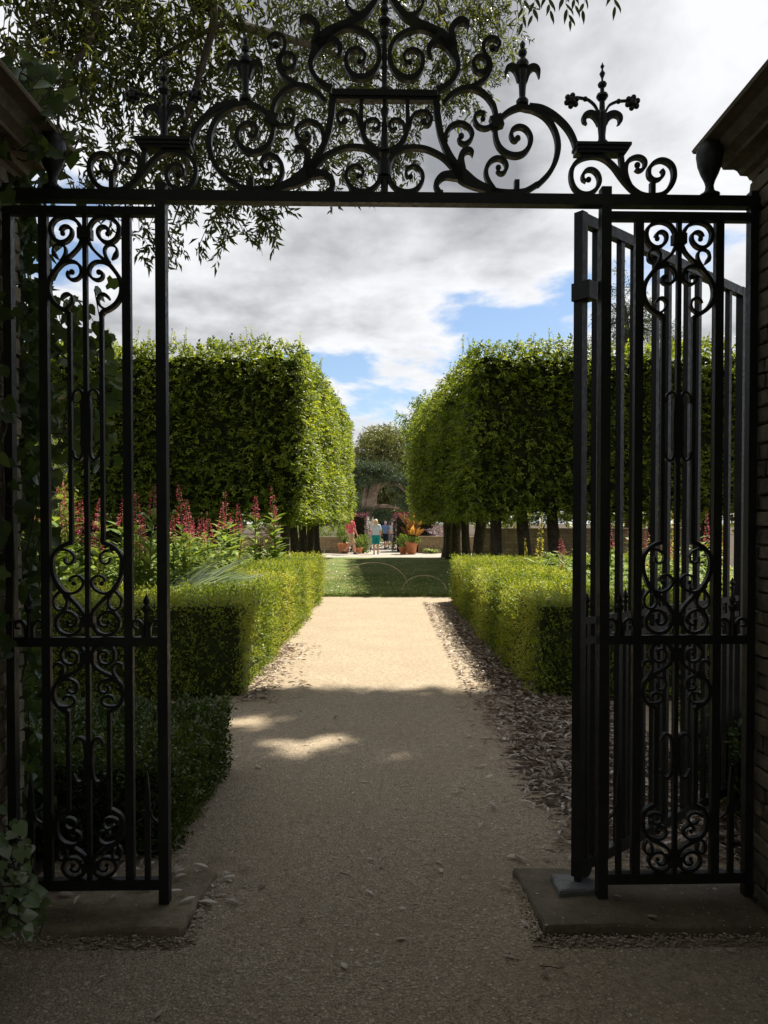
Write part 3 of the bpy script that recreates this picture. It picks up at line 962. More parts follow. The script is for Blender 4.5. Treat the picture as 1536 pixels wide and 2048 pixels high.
def plinth_shelf(m, fl):
    for (x0, x1, y0, y1, d) in ((425, 945, 1085, 1108, 0.04), (435, 925, 1108, 1140, 0.033), (430, 905, 1140, 1168, 0.026)):
        a = ov(R3(x0, y1)); b = ov(R3(x1, y0))
        u = sorted((U0 + fl * a[0], U0 + fl * b[0])); gbox(m, u[0], u[1], a[1], b[1], -d, d)
mirrored('shelf_bar', plinth_shelf, rail)
scroll(R3, [(540, 1425), (506, 1400), (510, 1350), (550, 1312), (605, 1315), (650, 1360), (664, 1430), (630, 1500), (560, 1543), (480, 1535), (420, 1480), (392, 1390), (406, 1290), (470, 1218), (560, 1184), (650, 1184), (730, 1218), (800, 1280), (862, 1360), (925, 1440), (1000, 1515), (1080, 1556), (1180, 1562), (1270, 1545), (1340, 1480), (1378, 1390), (1372, 1300), (1330, 1243), (1260, 1218), (1190, 1242), (1142, 1300), (1142, 1370), (1190, 1408), (1250, 1394), (1278, 1345), (1258, 1308)],
       [26, 28, 30, 34, 36, 38, 38, 38, 38, 38, 38, 38, 40, 40, 42, 42, 42, 44, 50, 50, 48, 46, 44, 44, 44, 44, 42, 42, 40, 38, 36, 34, 32, 30, 28, 26], (562, 1402, 28), 'main_scroll', sub=4)
scroll(R3, [(965, 1490), (925, 1400), (912, 1310), (936, 1232), (1000, 1192), (1060, 1194), (1100, 1232), (1094, 1290), (1050, 1320), (1010, 1302)], [46, 44, 40, 38, 36, 34, 34, 32, 30, 28], (1030, 1262, 30))
def strut(m, fl):
    P = [ov(R3(*p)) for p in ((868, 1165), (878, 1250), (890, 1370))]
    strip(m, P, 48 * ZM, 0.022, 0, 2, fl, U0)
mirrored('strut', strut, rail)
# lyre below the middle shelf
scroll(R2, [(262, 20), (264, 120), (266, 240), (244, 370), (190, 455), (110, 505), (40, 516)], [34, 36, 42, 48, 50, 50, 50])
scroll(R2, [(235, 320), (222, 245), (165, 212), (112, 222), (92, 270), (112, 308), (148, 300)], [30, 28, 28, 28, 28, 26, 24], (150, 290, 20))
scroll(R2, [(280, 290), (308, 190), (360, 145), (430, 138), (480, 172), (490, 222), (460, 262), (415, 256)], [36, 34, 34, 34, 32, 32, 30, 30], (420, 226, 32))
m = MB()
def lc(reg, prof, x=43):
    b = ov(reg(x, prof[0][0]))
    m.lathe([(ov(reg(x, y))[1] - b[1], max(.0006, r * ZM)) for y, r in prof], g3(U0, b[1]), 12)
lc(R1, [(910, 30), (905, 58), (880, 60), (850, 26), (640, 24), (400, 24), (380, 40), (350, 50), (318, 40), (300, 24), (270, 24), (255, 50), (228, 68), (200, 50), (185, 24), (140, 24), (128, 38), (110, 44), (90, 36), (75, 24), (-40, 22), (-60, 46), (-90, 58), (-120, 42), (-135, 18), (-200, 16), (-215, 34), (-240, 36), (-260, 14), (-300, 24), (-350, 2)])
lc(R2, [(915, 34), (760, 36), (750, 66), (610, 66), (600, 34), (530, 30), (510, 56), (490, 40), (200, 22), (170, 30), (130, 42), (95, 30), (80, 18), (0, 18)])
m.put('central_finial', IRON, rail)
# urns on the ends of the rail
for fl in (1, -1):
    m = MB()
    u = guv(1419, 380)[0] - U0
    s = PXM
    prof = [(0, 19), (5, 20), (8, 14), (14, 9), (22, 8), (30, 10), (45, 17), (62, 23), (82, 26), (96, 25), (100, 21), (104, 22), (108, 15), (116, 10), (122, 6), (126, 1)]
    m.lathe([(z * s, r * s) for z, r in prof], g3(U0 + fl * u, RAIL_T), 16)
    m.put('urn', IRON, rail, True)

# ---- fixed side panels -------------------------------------------------
PCX = 174.0
def pz(reg):
    x0, y0, f, cx = reg
    return lambda x, y: (x0 + x / f, y0 + y / f, x0 + cx / f)
P5 = pz((80, 420, 8.084, 722)); P6 = pz((90, 1060, 8.533, 728)); P7 = pz((90, 1280, 8.19, 710)); P8 = pz((90, 1580, 8.533, 770))
PB = pz((0, 0, 1.0, 173.5)); PC = pz((0, 0, 1.0, 182))
def pv(reg, p):
    x, y, c = reg(*p)
    return (guv(x, y)[0] - guv(c, y)[0], guv(x, y)[1])
Z5, Z6, Z7, Z8 = PXM / 8.084, PXM / 8.533, PXM / 8.19, PXM / 8.533
V_TOP = guv(174, 415)[1]; V_TOPB = guv(174, 432)[1]
V_MID1 = guv(174, 1274)[1]; V_MID0 = guv(174, 1292)[1]
V_BOT1 = guv(174, 1757)[1]; V_BOT0 = guv(174, 1778)[1]
POST_B = 0.055
uL0, uL1 = guv(22, 1000)[0], guv(326, 1000)[0]
PW = (uL1 - uL0) / 2
STILE = (guv(256.5, 1000)[0] - guv(91.5, 1000)[0]) / 2
IB = 35.0 * PXM

def panel(side):
    uc = (uL0 + uL1) / 2 if side < 0 else (guv(1207, 1000)[0] + guv(1500, 1000)[0]) / 2
    m = MB()
    hw = 0.0195
    e_in, e_out = (uc + PW, uc - PW) if side < 0 else (uc - PW, uc + PW)
    lo, hi = min(e_in, e_out), max(e_in, e_out)
    gbox(m, lo + 0.018, hi - 0.018, V_TOPB, V_TOP, -0.016, 0.016)
    fr = m.put('top_rail', IRON, gate)
    fr['label'] = 'top rail of the %s fixed panel, carrying its bars and scrolls' % ('left' if side < 0 else 'right')
    for nm, v0, v1, d in (('middle_rail', V_MID0, V_MID1, 0.015), ('bottom_rail', V_BOT0, V_BOT1, 0.016)):
        m = MB(); gbox(m, lo + 0.018, hi - 0.018, v0, v1, -d, d); m.put(nm, IRON, fr)
    m = MB(); gbox(m, e_in - hw, e_in + hw, POST_B, RAIL_T + 0.03, -0.0225, 0.0225); m.put('post', IRON, fr)
    m = MB(); gbox(m, e_out - 0.016, e_out + 0.016, 0.0, RAIL_T + 0.02, -0.019, 0.019); m.put('wall_stile', IRON, fr)
    for s in (-1, 1):
        m = MB(); gbox(m, uc + s * STILE - 0.0165, uc + s * STILE + 0.0165, V_BOT1, V_TOPB, -0.013, 0.013); m.put('stile', IRON, fr)
    m = MB(); gbox(m, uc - 0.0085, uc + 0.0085, V_BOT1, V_TOPB, -0.010, 0.010); m.put('centre_bar', IRON, fr)
    vb = [pv(P5, (990, 1660))[1], pv(P6, (985, 200))[1], pv(P7, (1035, 1170))[1], pv(P8, (1125, 345))[1]]
    for s in (-1, 1):
        for a, b in ((0, 1), (2, 3)):
            off = (pv(P5, (992, 1700))[0] + pv(P6, (985, 100))[0]) / 2 if a == 0 else (pv(P7, (1035, 1300))[0] + pv(P8, (1130, 100))[0]) / 2
            m = MB(); gbox(m, uc + s * off - 0.0075, uc + s * off + 0.0075, vb[b], vb[a], -0.009, 0.009); m.put('bar', IRON, fr)
    def sc(reg, z, pts, w, ball=None, depth=0.024, name='scroll'):
        P = [pv(reg, p) for p in pts]
        ww = [x * z for x in w] if isinstance(w, (list, tuple)) else w * z
        for s in (-1, 1):
            m = MB(); strip(m, P, ww, depth, 0.0, 4, s, uc)
            if ball:
                b = pv(reg, ball[:2]); knob(m, uc + s * b[0], b[1], ball[2] * z)
            m.put(name, IRON, fr)
    sc(P5, Z5, [(760, 400), (795, 285), (855, 185), (950, 128), (1060, 115), (1180, 155), (1255, 240), (1272, 340), (1238, 450), (1165, 518), (1085, 535), (1000, 497), (942, 420), (934, 340), (972, 288), (1030, 274), (1085, 302), (1110, 358)],
       [60, 54, 52, 52, 52, 54, 56, 58, 60, 62, 60, 54, 50, 48, 48, 50, 52, 56], (1085, 385, 42))
    sc(P5, Z5, [(765, 480), (820, 598), (900, 692), (1000, 785), (1090, 862), (1190, 980), (1270, 1100), (1308, 1230), (1298, 1380), (1228, 1510), (1120, 1598), (1020, 1645), (985, 1690)], [46, 46, 46, 52, 74, 60, 58, 62, 66, 66, 66, 68, 66])
    sc(P5, Z5, [(1110, 850), (1052, 750), (1034, 660), (1062, 592), (1130, 564), (1206, 592), (1236, 660), (1212, 740), (1150, 812)], [50, 46, 42, 36, 34, 32, 34, 64, 12], None, 0.02, 'leaf_hook')
    sc(P5, Z5, [(1130, 910), (1080, 875), (1000, 843), (900, 843), (822, 892), (786, 970), (792, 1050), (842, 1112), (920, 1136), (988, 1106), (1006, 1040), (978, 1000)], [60, 54, 48, 46, 46, 44, 42, 44, 46, 44, 42, 40], (940, 1005, 46))
    sc(P5, Z5, [(1060, 1622), (965, 1560), (925, 1480), (944, 1402), (1000, 1364), (1068, 1392), (1112, 1452)], [40, 36, 36, 40, 48, 52, 30])
    m = MB(); a = pv(P5, (722, 390)); gbox(m, uc - 0.026, uc + 0.026, a[1] - 0.02, a[1] + 0.02, -0.019, 0.019); m.put('collar', IRON, fr)
    # small double C ornaments on the centre bar
    ZB = PXM
    sc(PB, ZB, [(199, 802), (197, 787), (187, 780), (180, 790), (181, 815), (181, 850), (181, 880), (181, 905), (187, 919), (197, 915), (200, 901)], [4, 4.5, 5, 5, 5, 5.5, 5, 5, 5, 4.5, 4])
    for y in (812, 888):
        m = MB(); v = guv(173, y)[1]; gbox(m, uc - 0.02, uc + 0.02, v - 0.011, v + 0.011, -0.017, 0.017); m.put('collar', IRON, fr)
    sc(PC, ZB, [(212, 1488), (205, 1476), (195, 1477), (189, 1491), (188, 1520), (190, 1550), (196, 1563), (206, 1562), (213, 1547)], [3.5, 5, 5.5, 5, 5, 5, 5.5, 5, 3.5])
    m = MB(); v = guv(182, 1521)[1]; gbox(m, uc - 0.018, uc + 0.018, v - 0.014, v + 0.014, -0.017, 0.017); m.put('collar', IRON, fr)
    # heart above the middle rail
    sc(P6, Z6, [(985, 190), (1020, 222), (1110, 250), (1220, 325), (1298, 430), (1328, 560), (1316, 720), (1265, 870), (1180, 1010), (1080, 1110), (960, 1225), (870, 1325), (800, 1440), (780, 1500)], [70, 66, 62, 60, 58, 58, 58, 62, 76, 66, 56, 54, 56, 60])
    sc(P6, Z6, [(1190, 335), (1080, 343), (985, 392), (948, 470), (976, 548), (1045, 577), (1105, 542), (1118, 470)], [44, 36, 34, 34, 34, 34, 36, 30], None, 0.026)
    sc(P6, Z6, [(1160, 1040), (1050, 1080), (950, 1068), (852, 1008), (798, 920), (812, 842), (872, 788), (950, 784), (1014, 822), (1024, 886)], [56, 44, 42, 40, 40, 40, 38, 38, 36, 36], (966, 912, 40))
    sc(P6, Z6, [(1190, 1030), (1278, 1130), (1306, 1230), (1276, 1320), (1208, 1366), (1132, 1346), (1080, 1270), (1090, 1180), (1135, 1110)], [44, 36, 36, 36, 38, 40, 40, 38, 36])
    sc(P6, Z6, [(815, 1600), (870, 1715), (960, 1776), (1080, 1786), (1190, 1738), (1256, 1650), (1262, 1540), (1208, 1444), (1120, 1396), (1022, 1406), (944, 1462), (915, 1540), (944, 1618), (1010, 1646), (1085, 1626)], [60, 56, 54, 52, 52, 52, 52, 54, 54, 50, 48, 46, 46, 44, 42], (1070, 1575, 42))
    m = MB(); a = pv(P6, (728, 1560)); gbox(m, uc - 0.025, uc + 0.025, a[1] - 0.02, a[1] + 0.02, -0.019, 0.019); m.put('collar', IRON, fr)
    # scrolls below the middle rail
    sc(P7, Z7, [(760, 250), (790, 175), (860, 105), (960, 75), (1070, 105), (1140, 195), (1132, 310), (1058, 386), (962, 396), (895, 340), (886, 255), (932, 190), (1000, 190), (1038, 240)], [56, 50, 48, 48, 48, 48, 46, 44, 42, 40, 38, 36, 36, 36], (1005, 272, 34))
    sc(P7, Z7, [(770, 330), (785, 375), (852, 460), (960, 532), (1080, 592), (1190, 665), (1256, 760), (1276, 880), (1254, 1000), (1178, 1096), (1085, 1148), (1035, 1185)], [56, 50, 50, 52, 58, 56, 54, 54, 56, 58, 62, 64])
    sc(P7, Z7, [(1185, 640), (1122, 540), (1114, 450), (1152, 392), (1210, 378), (1256, 410), (1262, 468)], [46, 42, 40, 40, 42, 44, 30])
    sc(P7, Z7, [(1210, 700), (1100, 648), (1000, 645), (914, 692), (884, 770), (912, 846), (980, 866), (1036, 830), (1046, 775)], [52, 44, 42, 40, 40, 38, 38, 36, 34], (1020, 766, 30))
    sc(P7, Z7, [(1160, 1085), (1050, 1090), (964, 1056), (930, 1000), (962, 936), (1040, 912), (1105, 935), (1118, 985)], [44, 40, 38, 38, 38, 40, 44, 26])
    m = MB(); a = pv(P7, (710, 280)); gbox(m, uc - 0.027, uc + 0.027, a[1] - 0.02, a[1] + 0.02, -0.019, 0.019); m.put('collar', IRON, fr)
    # bottom scrolls
    sc(P8, Z8, [(1125, 330), (1200, 362), (1286, 420), (1336, 540), (1330, 700), (1286, 820), (1180, 920), (1050, 990), (940, 1055), (860, 1135), (822, 1215)], [66, 64, 62, 60, 62, 66, 74, 66, 58, 56, 56])
    sc(P8, Z8, [(1260, 530), (1150, 475), (1062, 486), (1006, 540), (1014, 616), (1070, 662), (1146, 646), (1184, 592)], [52, 46, 42, 40, 40, 40, 40, 34])
    sc(P8, Z8, [(1210, 895), (1080, 926), (984, 906), (926, 840), (930, 762), (982, 706), (1050, 696), (1104, 728), (1104, 786)], [56, 46, 44, 42, 42, 40, 38, 36, 34], (1062, 806, 38))
    sc(P8, Z8, [(1250, 940), (1300, 1010), (1306, 1100), (1258, 1172), (1184, 1148), (1164, 1070), (1200, 990)], [40, 40, 46, 46, 42, 40, 36])
    sc(P8, Z8, [(830, 1340), (860, 1400), (925, 1456), (1040, 1474), (1156, 1426), (1224, 1320), (1204, 1224), (1120, 1158), (1012, 1158), (936, 1222), (926, 1300), (972, 1364), (1048, 1364), (1092, 1315)], [60, 54, 52, 52, 52, 52, 50, 50, 48, 46, 44, 42, 42, 40], (1062, 1280, 38))
    m = MB(); a = pv(P8, (770, 1300)); gbox(m, uc - 0.027, uc + 0.027, a[1] - 0.02, a[1] + 0.02, -0.019, 0.019); m.put('collar', IRON, fr)
    # little finials on the middle rail and spiked dog bars on the bottom rail
    for s in (-1, 1):
        uf = uc + s * (PW + STILE) / 2
        s_ = PXM
        m = MB()
        m.lathe([(0, 5.5 * s_), (48 * s_, 4.5 * s_), (52 * s_, 7 * s_), (57 * s_, 8.5 * s_), (62 * s_, 7 * s_), (64 * s_, 4 * s_), (68 * s_, 6 * s_), (73 * s_, 6.5 * s_), (80 * s_, 3 * s_), (86 * s_, 0.6 * s_)], g3(uf, V_MID1), 8)
        for q in (-1, 1):
            P = [(7, -1), (7, 18), (12, 30), (20, 33), (26, 27), (24, 19), (17, 18)]
            strip(m, [(uf + q * a * s_, V_MID1 + b * s_) for a, b in P], [x * s_ for x in (5, 5, 5, 5, 4.5, 4, 4)], 0.02, 0, 4)
        m.put('small_finial', IRON, fr)
        m = MB()
        tipv = guv(297, 1543)[1]; bend = guv(297, 1620)[1]
        gbox(m, uf - 0.011, uf + 0.011, V_BOT1, bend, -0.009, 0.009)
        strip(m, [(uf, bend - 0.002), (uf, (bend + tipv) / 2), (uf, tipv)], [0.022, 0.017, 0.002], 0.016, 0, 2)
        for q in (-1, 1):
            strip(m, [(uf + q * 0.011, bend), (uf + q * 0.018, bend - 0.03), (uf + q * 0.040, bend - 0.048)], [0.008, 0.008, 0.007], 0.014, 0, 4)
        m.put('dog_bar', IRON, fr)
panel(-1); panel(1)

# ---- the open gate leaf -------------------------------------------------
GOs, EXs, EYs = GO, EX, EY
d0, d1 = 3.05, 4.02
p0 = Vector(((1159 - 768) / F * d0, d0, 0)); p1 = Vector(((1478 - 768) / F * d1, d1, 0))
leaf = thing('gate_leaf', 'open black iron gate leaf swung back behind the right side panel', 'gate', tuple(p0))
LW = (p1 - p0).length
GO, EX = p0, (p1 - p0).normalized()
EY = Vector((-EX.y, EX.x, 0))
ZT = CAMH + 613 / F * d0
ZB_ = 0.115
m = MB(); gbox(m, 0.0, LW, ZT - 0.045, ZT, -0.018, 0.018); m.put('top_rail', IRON, leaf)
for z in (1.147, 1.064):
    m = MB(); gbox(m, 0.018, LW - 0.018, z - 0.014, z + 0.014, -0.015, 0.015); m.put('middle_rail', IRON, leaf)
m = MB(); gbox(m, 0.018, LW - 0.018, ZB_, ZB_ + 0.045, -0.016, 0.016)
strip(m, [(0.02, ZB_ + 0.01), (0.05, ZB_ - 0.005), (0.075, ZB_ + 0.02), (0.1, ZB_ + 0.03)], [0.05, 0.05, 0.03, 0.01], 0.03, 0, 3)
m.put('bottom_rail', IRON, leaf)
m = MB(); gbox(m, -0.019, 0.019, 0.10, ZT + 0.003, -0.02, 0.02); m.put('hinge_stile', IRON, leaf)
m = MB(); gbox(m, LW - 0.018, LW + 0.018, 0.05, ZT + 0.003, -0.019, 0.019); m.put('lock_stile', IRON, leaf)
TB = (0.075, 0.2, 0.275, 0.4, 0.475, 0.6, 0.675, 0.8, 0.9)
for t in TB:
    m = MB(); gbox(m, LW * t - 0.0135, LW * t + 0.0135, ZB_ + 0.045, ZT - 0.045, -0.0125, 0.0125); m.put('bar', IRON, leaf)
allb = [0.0] + list(TB) + [1.0]
for a, b in zip(allb[:-1], allb[1:]):
    u = LW * (a + b) / 2
    m = MB(); gbox(m, u - 0.011, u + 0.011, ZB_ + 0.045, 1.16, -0.0105, 0.0105)
    m.lathe([(0, 0.008), (0.04, 0.007), (0.045, 0.013), (0.055, 0.013), (0.06, 0.006), (0.075, 0.016), (0.09, 0.008), (0.105, 0.001)], g3(u, 1.155), 8)
    m.put('picket', IRON, leaf)
for k in range(5):
    u = LW * (0.14 + 0.18 * k)
    for q in (-1, 1):
        m = MB()
        strip(m, [(u + q * a, 1.08 + b) for a, b in ((0.012, 0), (0.03, 0.008), (0.036, 0.03), (0.02, 0.045), (0.01, 0.03))], 0.008, 0.016, 0, 4)
        m.put('scroll', IRON, leaf)
m = MB()
zs = CAMH + (HORIZON - 581) / F * 3.0
gbox(m, -0.03, 0.035, zs - 0.035, zs + 0.035, -0.06, 0.024)
m.put('hinge_strap', IRON, leaf)
m = MB(); m.lathe([(0.055, 0.017), (0.10, 0.016), (0.10, 0.012), (0.12, 0.012)], (p0.x, p0.y, 0), 12); m.put('pivot_pin', IRON, leaf)
GO, EX, EY = GOs, EXs, EYs

# ------------------------------------------------------------------ stone footings and walls
def rough_block(name, corners, z0, z1, mat, label, cat, nsub=10):
    """block with worn, slightly uneven edges; corners = 4 ground points counter-clockwise"""
    c = [Vector((x, y, 0)) for x, y in corners]
    n = nsub
    V, Fc = [], []
    ch = 0.012
    ring = []
    for i in range(4):
        a, b = c[i], c[(i + 1) % 4]
        for k in range(n):
            p = a.lerp(b, k / n)
            ring.append(p)
    cen = sum(c, Vector()) / 4
    N_ = len(ring)
    jit = [random.uniform(-0.010, 0.006) * (1 if nsub > 5 else .2) for _ in ring]
    for z, ins in ((z0, 0.0), (z1 - ch, 0.0), (z1 - ch * 0.3, ch * 0.5), (z1, ch * 1.3)):
        for p, j in zip(ring, jit):
            d = (p - cen).normalized()
            q = p + d * (j - ins)
            V.append((q.x, q.y, z + (random.uniform(-0.003, 0.002) if z > z0 else 0)))
    for r in range(3):
        for k in range(N_):
            k2 = (k + 1) % N_
            Fc.append((r * N_ + k, r * N_ + k2, (r + 1) * N_ + k2, (r + 1) * N_ + k))
    V.append((cen.x, cen.y, z1))
    for k in range(N_):
        Fc.append((3 * N_ + k, 3 * N_ + (k + 1) % N_, len(V) - 1))
    o = put(name, V, Fc, mat)
    return tag(o, label, cat)
rough_block('stone_footing', [(0.60, 2.76), (1.475, 2.76), (1.475, 3.22), (0.56, 3.22)], -0.005, 0.055, PLINTH, 'worn stone footing slab under the right gate panel', 'footing')
rough_block('stone_footing', [(-1.475, 2.74), (-0.75, 2.74), (-0.72, 3.2), (-1.475, 3.2)], -0.005, 0.052, PLINTH, 'worn stone footing slab under the left gate panel, strewn with dead leaves', 'footing')
rough_block('pivot_block', [(0.70, 2.965), (0.865, 2.99), (0.86, 3.13), (0.695, 3.11)], 0.05, 0.082, simple('pivot_stone', (0.12, 0.12, 0.115), 0.5, .3, 20, .3, 60), 'small grey pivot block under the hinge stile of the open gate', 'block', 4)

WX = 1.48; WE = 3.07
brick_meshes = []
for k in range(6):
    L_, H_ = 1.0, 1.0
    bm = bmesh.new()
    bmesh.ops.create_cube(bm, size=1.0)
    bmesh.ops.bevel(bm, geom=list(bm.edges), offset=0.09, segments=1, affect='EDGES')
    for v in bm.verts:
        v.co += Vector((random.uniform(-.05, .05), random.uniform(-.035, .035), random.uniform(-.06, .06)))
    me = bpy.data.meshes.new('wall_brick'); bm.to_mesh(me); bm.free(); me.materials.append(STONE)
    brick_meshes.append(me)

def side_wall(s, y_bricks, label):
    t = thing('stone_wall', label, 'wall', (s * WX, WE, 0))
    m = MB()
    a, b = sorted((s * (WX + 0.02), s * (WX + 0.6)))
    m.box(a, b, -3.2, WE - 0.015, -0.02, 3.05)  # run on unseen past the camera, added to darken the foreground
    m.put('wall_core', MORTAR, t)
    z = 0.0
    row = 0
    while z < 2.98:
        h = random.choice((0.055, 0.062, 0.068, 0.074))
        y = WE
        while y > y_bricks:
            w = random.choice((0.07, 0.1, 0.14, 0.19, 0.22))
            if y == WE and row % 2: w = random.choice((0.06, 0.08))
            o = new_obj('brick', random.choice(brick_meshes), t)
            dx = 0.07
            o.location = (s * (dx / 2 + random.uniform(-.006, .006)), (y - w / 2) - WE, z + h / 2)
            o.scale = (dx, w - 0.008, h - 0.007)
            y -= w
        z += h; row += 1
    # moulded cornice traced at the far end of the wall and run along it
    prof = [(1500, 362), (1494, 353), (1480, 352), (1474, 343), (1468, 340), (1446, 340), (1443, 335), (1425, 327), (1410, 312), (1396, 309), (1386, 308), (1383, 303), (1387, 297)]
    pts = []
    for px, py in prof:
        q = at(px, py, WE)
        pts.append((q.x, q.z))
    pts += [(1.50, pts[-1][1] + 0.05), (WX + 0.6, pts[-1][1] + 0.09), (WX + 0.6, 3.0), (pts[0][0] + 0.01, 3.0)]
    V = []
    ys = (WE + 0.16, WE - 0.6, WE - 1.4, -3.2)
    for y in ys:
        for x, zz in pts:
            V.append((s * x, y, zz))
    n = len(pts); Fc = []
    for r in range(len(ys) - 1):
        for k in range(n):
            k2 = (k + 1) % n
            f = (r * n + k, r * n + k2, (r + 1) * n + k2, (r + 1) * n + k)
            Fc.append(f if s > 0 else f[::-1])
    Fc.append(tuple(range(n))); Fc.append(tuple((len(ys) - 1) * n + k for k in range(n)))
    # the far end is set back to the wall end
    V = [(x, (WE if abs(y - (WE + 0.16)) < 1e-6 else y), z) for x, y, z in V]
    put('cornice', V, Fc, STONE, t)
    return t
side_wall(1, 2.3, 'coursed stone wall with a moulded cornice at the right of the gateway')
side_wall(-1, 2.55, 'coursed stone wall at the left of the gateway, overgrown with ivy')
# ------------------------------------------------------------------ the tree over the gateway
def blob_points(blobs, n, edge=0.35):
    w = np.array([b[3] ** 2.2 for b in blobs]); w /= w.sum()
    idx = rng.choice(len(blobs), n, p=w)
    B = np.array([b[:3] for b in blobs])[idx]
    Rr = np.array([[b[3], b[4] if len(b) > 4 else b[3], b[5] if len(b) > 5 else b[3]] for b in blobs])[idx]
    d = unit(rng.normal(0, 1, (n, 3)))
    r = rng.uniform(0, 1, n) ** edge
    return B + d * Rr * r[:, None]

tree = thing('overhanging_tree', 'large tree with narrow drooping leaves hanging over the gateway from the upper left', 'tree', (-4.9, 5.4, 0))
m = MB()
m.tube([(-4.9, 5.4, -0.1), (-4.85, 5.4, 1.0), (-4.75, 5.45, 3.0), (-4.6, 5.5, 5.0), (-4.3, 5.6, 7.2), (-3.9, 5.8, 9.5), (-3.4, 6.0, 12)], [0.5, 0.36, 0.31, 0.28, 0.24, 0.18, 0.1], 12)
m.put('trunk', TREEBARK, tree, True)
def px3(L): return [tuple(at(*p)) for p in L]
limbs = [
    ([(-4.5, 5.5, 5.5)] + px3([(150, -260, 6.8), (330, -60, 7.4), (460, 40, 7.8), (560, 72, 8.6), (640, 98, 9.6), (720, 130, 10.8), (800, 190, 12.0)]), [0.13, 0.10, 0.075, 0.055, 0.045, 0.032, 0.022, 0.01]),
    (px3([(330, -60, 7.4), (425, 10, 7.3), (405, 130, 7.2), (370, 250, 7.1), (372, 360, 7.1), (345, 450, 7.0)]), [0.05, 0.045, 0.032, 0.022, 0.014, 0.006]),
    ([(-4.6, 5.5, 5.0)] + px3([(60, -150, 6.4), (182, 0, 6.5), (175, 90, 6.4), (132, 150, 6.3), (116, 250, 6.3), (126, 330, 6.2)]), [0.10, 0.07, 0.042, 0.03, 0.018, 0.012, 0.006]),
    (px3([(460, 40, 7.8), (400, 70, 7.6), (300, 130, 7.4), (255, 220, 7.3)]), [0.03, 0.024, 0.016, 0.006]),
    ([(-4.2, 5.7, 7.5), (-1.8, 7.0, 10.4), (1.2, 8.6, 12.9), (3.6, 9.6, 14.4), (6.2, 10.6, 15.6), (9.0, 11.6, 16.4)], [0.2, 0.17, 0.14, 0.11, 0.08, 0.03]),
    ([(-1.8, 7.0, 10.4), (-0.2, 9.6, 10.4), (0.6, 11.6, 10.0), (1.2, 12.6, 9.4)], [0.09, 0.06, 0.035, 0.012]),
    ([(-4.0, 5.8, 9.0), (-1.0, 6.2, 12.0), (2.5, 7.6, 14.6), (6.0, 8.0, 16.4)], [0.15, 0.11, 0.07, 0.03]),
    ([(-4.4, 5.6, 7.0), (-6.5, 6.5, 8.5), (-8.0, 7.0, 9.5)], [0.15, 0.08, 0.03]),
]
for pts, rd in limbs:
    C = catmull([(*p, r) for p, r in zip(pts, rd)], 4)
    m = MB(); m.tube([tuple(c[:3]) for c in C], [max(0.004, c[3]) for c in C], 7)
    m.put('limb', TREEBARK, tree, True)
vis = [(90, 40, 6.6, .75), (200, 60, 6.9, .7), (330, 90, 7.4, .85), (470, 120, 7.8, .75), (600, 90, 10.0, .95), (720, 70, 11.5, 1.0), (860, 70, 12.6, 1.1), (960, 70, 13.0, .85),
       (110, 170, 6.3, .5), (290, 230, 7.2, .6), (420, 270, 7.5, .7), (560, 240, 9.0, .65), (650, 310, 10.4, .6), (480, 370, 7.6, .5), (330, 360, 7.1, .5), (230, 330, 6.8, .42),
       (380, 450, 7.2, .3), (340, 500, 7.1, .22), (540, 430, 7.6, .25), (450, 430, 7.3, .28), (290, 470, 6.9, .22), (790, 200, 12.0, .7), (880, 180, 12.4, .62), (950, 180, 12.8, .42), (800, 310, 11.8, .42), (740, 320, 11.4, .5), (700, 200, 11.5, .7),
       (350, -120, 7.4, 1.2), (700, -150, 11.5, 1.5), (120, -120, 6.6, 1.0), (960, -90, 13.0, .9)]
vb = [(*at(p[0], p[1], p[2]), p[3]) for p in vis]
nsp = 3900
c = blob_points(vb, nsp, 0.42)
d = rng.normal(0, .55, (nsp, 3)) + np.array([0.15, 0, -0.75])
V, Fc = sprays(c, d, rng.normal(0, 1, (nsp, 3)) + np.array([0, -.3, .4]), 9, rng.uniform(.12, .26, nsp), 0.105, 0.25, 0.75, 0.45)
TV, TF, TT = [V], [Fc], [tints(nsp * 9, 4, np.repeat(rng.uniform(.1, .9, nsp), 9), .12)]
off = len(V)
# drooping twigs that carry the sprays
tw = MB()
for i in range(0, nsp, 5):
    a = Vector(c[i]); b = a + Vector(unit(d[i:i + 1])[0]) * 0.28
    tw.tube([a + Vector((random.uniform(-.15, .15), random.uniform(-.1, .1), 0.28)), a, b], [0.005, 0.004, 0.0015], 3)
# high crown out of the picture
hi = []
for _ in range(150):                       # high top of the crown, toward the sun
    z = random.uniform(13.0, 18.5)
    hi.append((random.uniform(-3.6, 3.8) + .47 * z, random.uniform(-1.5, 6.3) + .5 * z, z, random.uniform(.9, 1.5)))
for _ in range(60):                        # its shaded front edge
    z = random.uniform(13.5, 18.0)
    hi.append((random.uniform(-3.8, 3.8) + .47 * z, random.uniform(5.3, 6.4) + .5 * z, z, random.uniform(.7, 1.1)))
for _ in range(80):                        # unseen boughs added behind the camera to block sky light
    y = random.uniform(-9.0, 1.0)
    hi.append((random.uniform(-9, 9.0), y, random.uniform(4.5, 16.0) if y < -1 else random.uniform(7.0, 15.0), random.uniform(1.2, 2.0)))
nh = 200000
c2 = blob_points(hi, nh, 0.5)
gx_ = c2[:, 0] - 0.47 * c2[:, 2]; gy_ = c2[:, 1] - 0.5 * c2[:, 2]      # where each leaf's shadow falls
lim = 6.78 + 0.16 * np.cos(gx_ * 1.1 + .3) + 0.04 * np.sin(gx_ * 5.3)
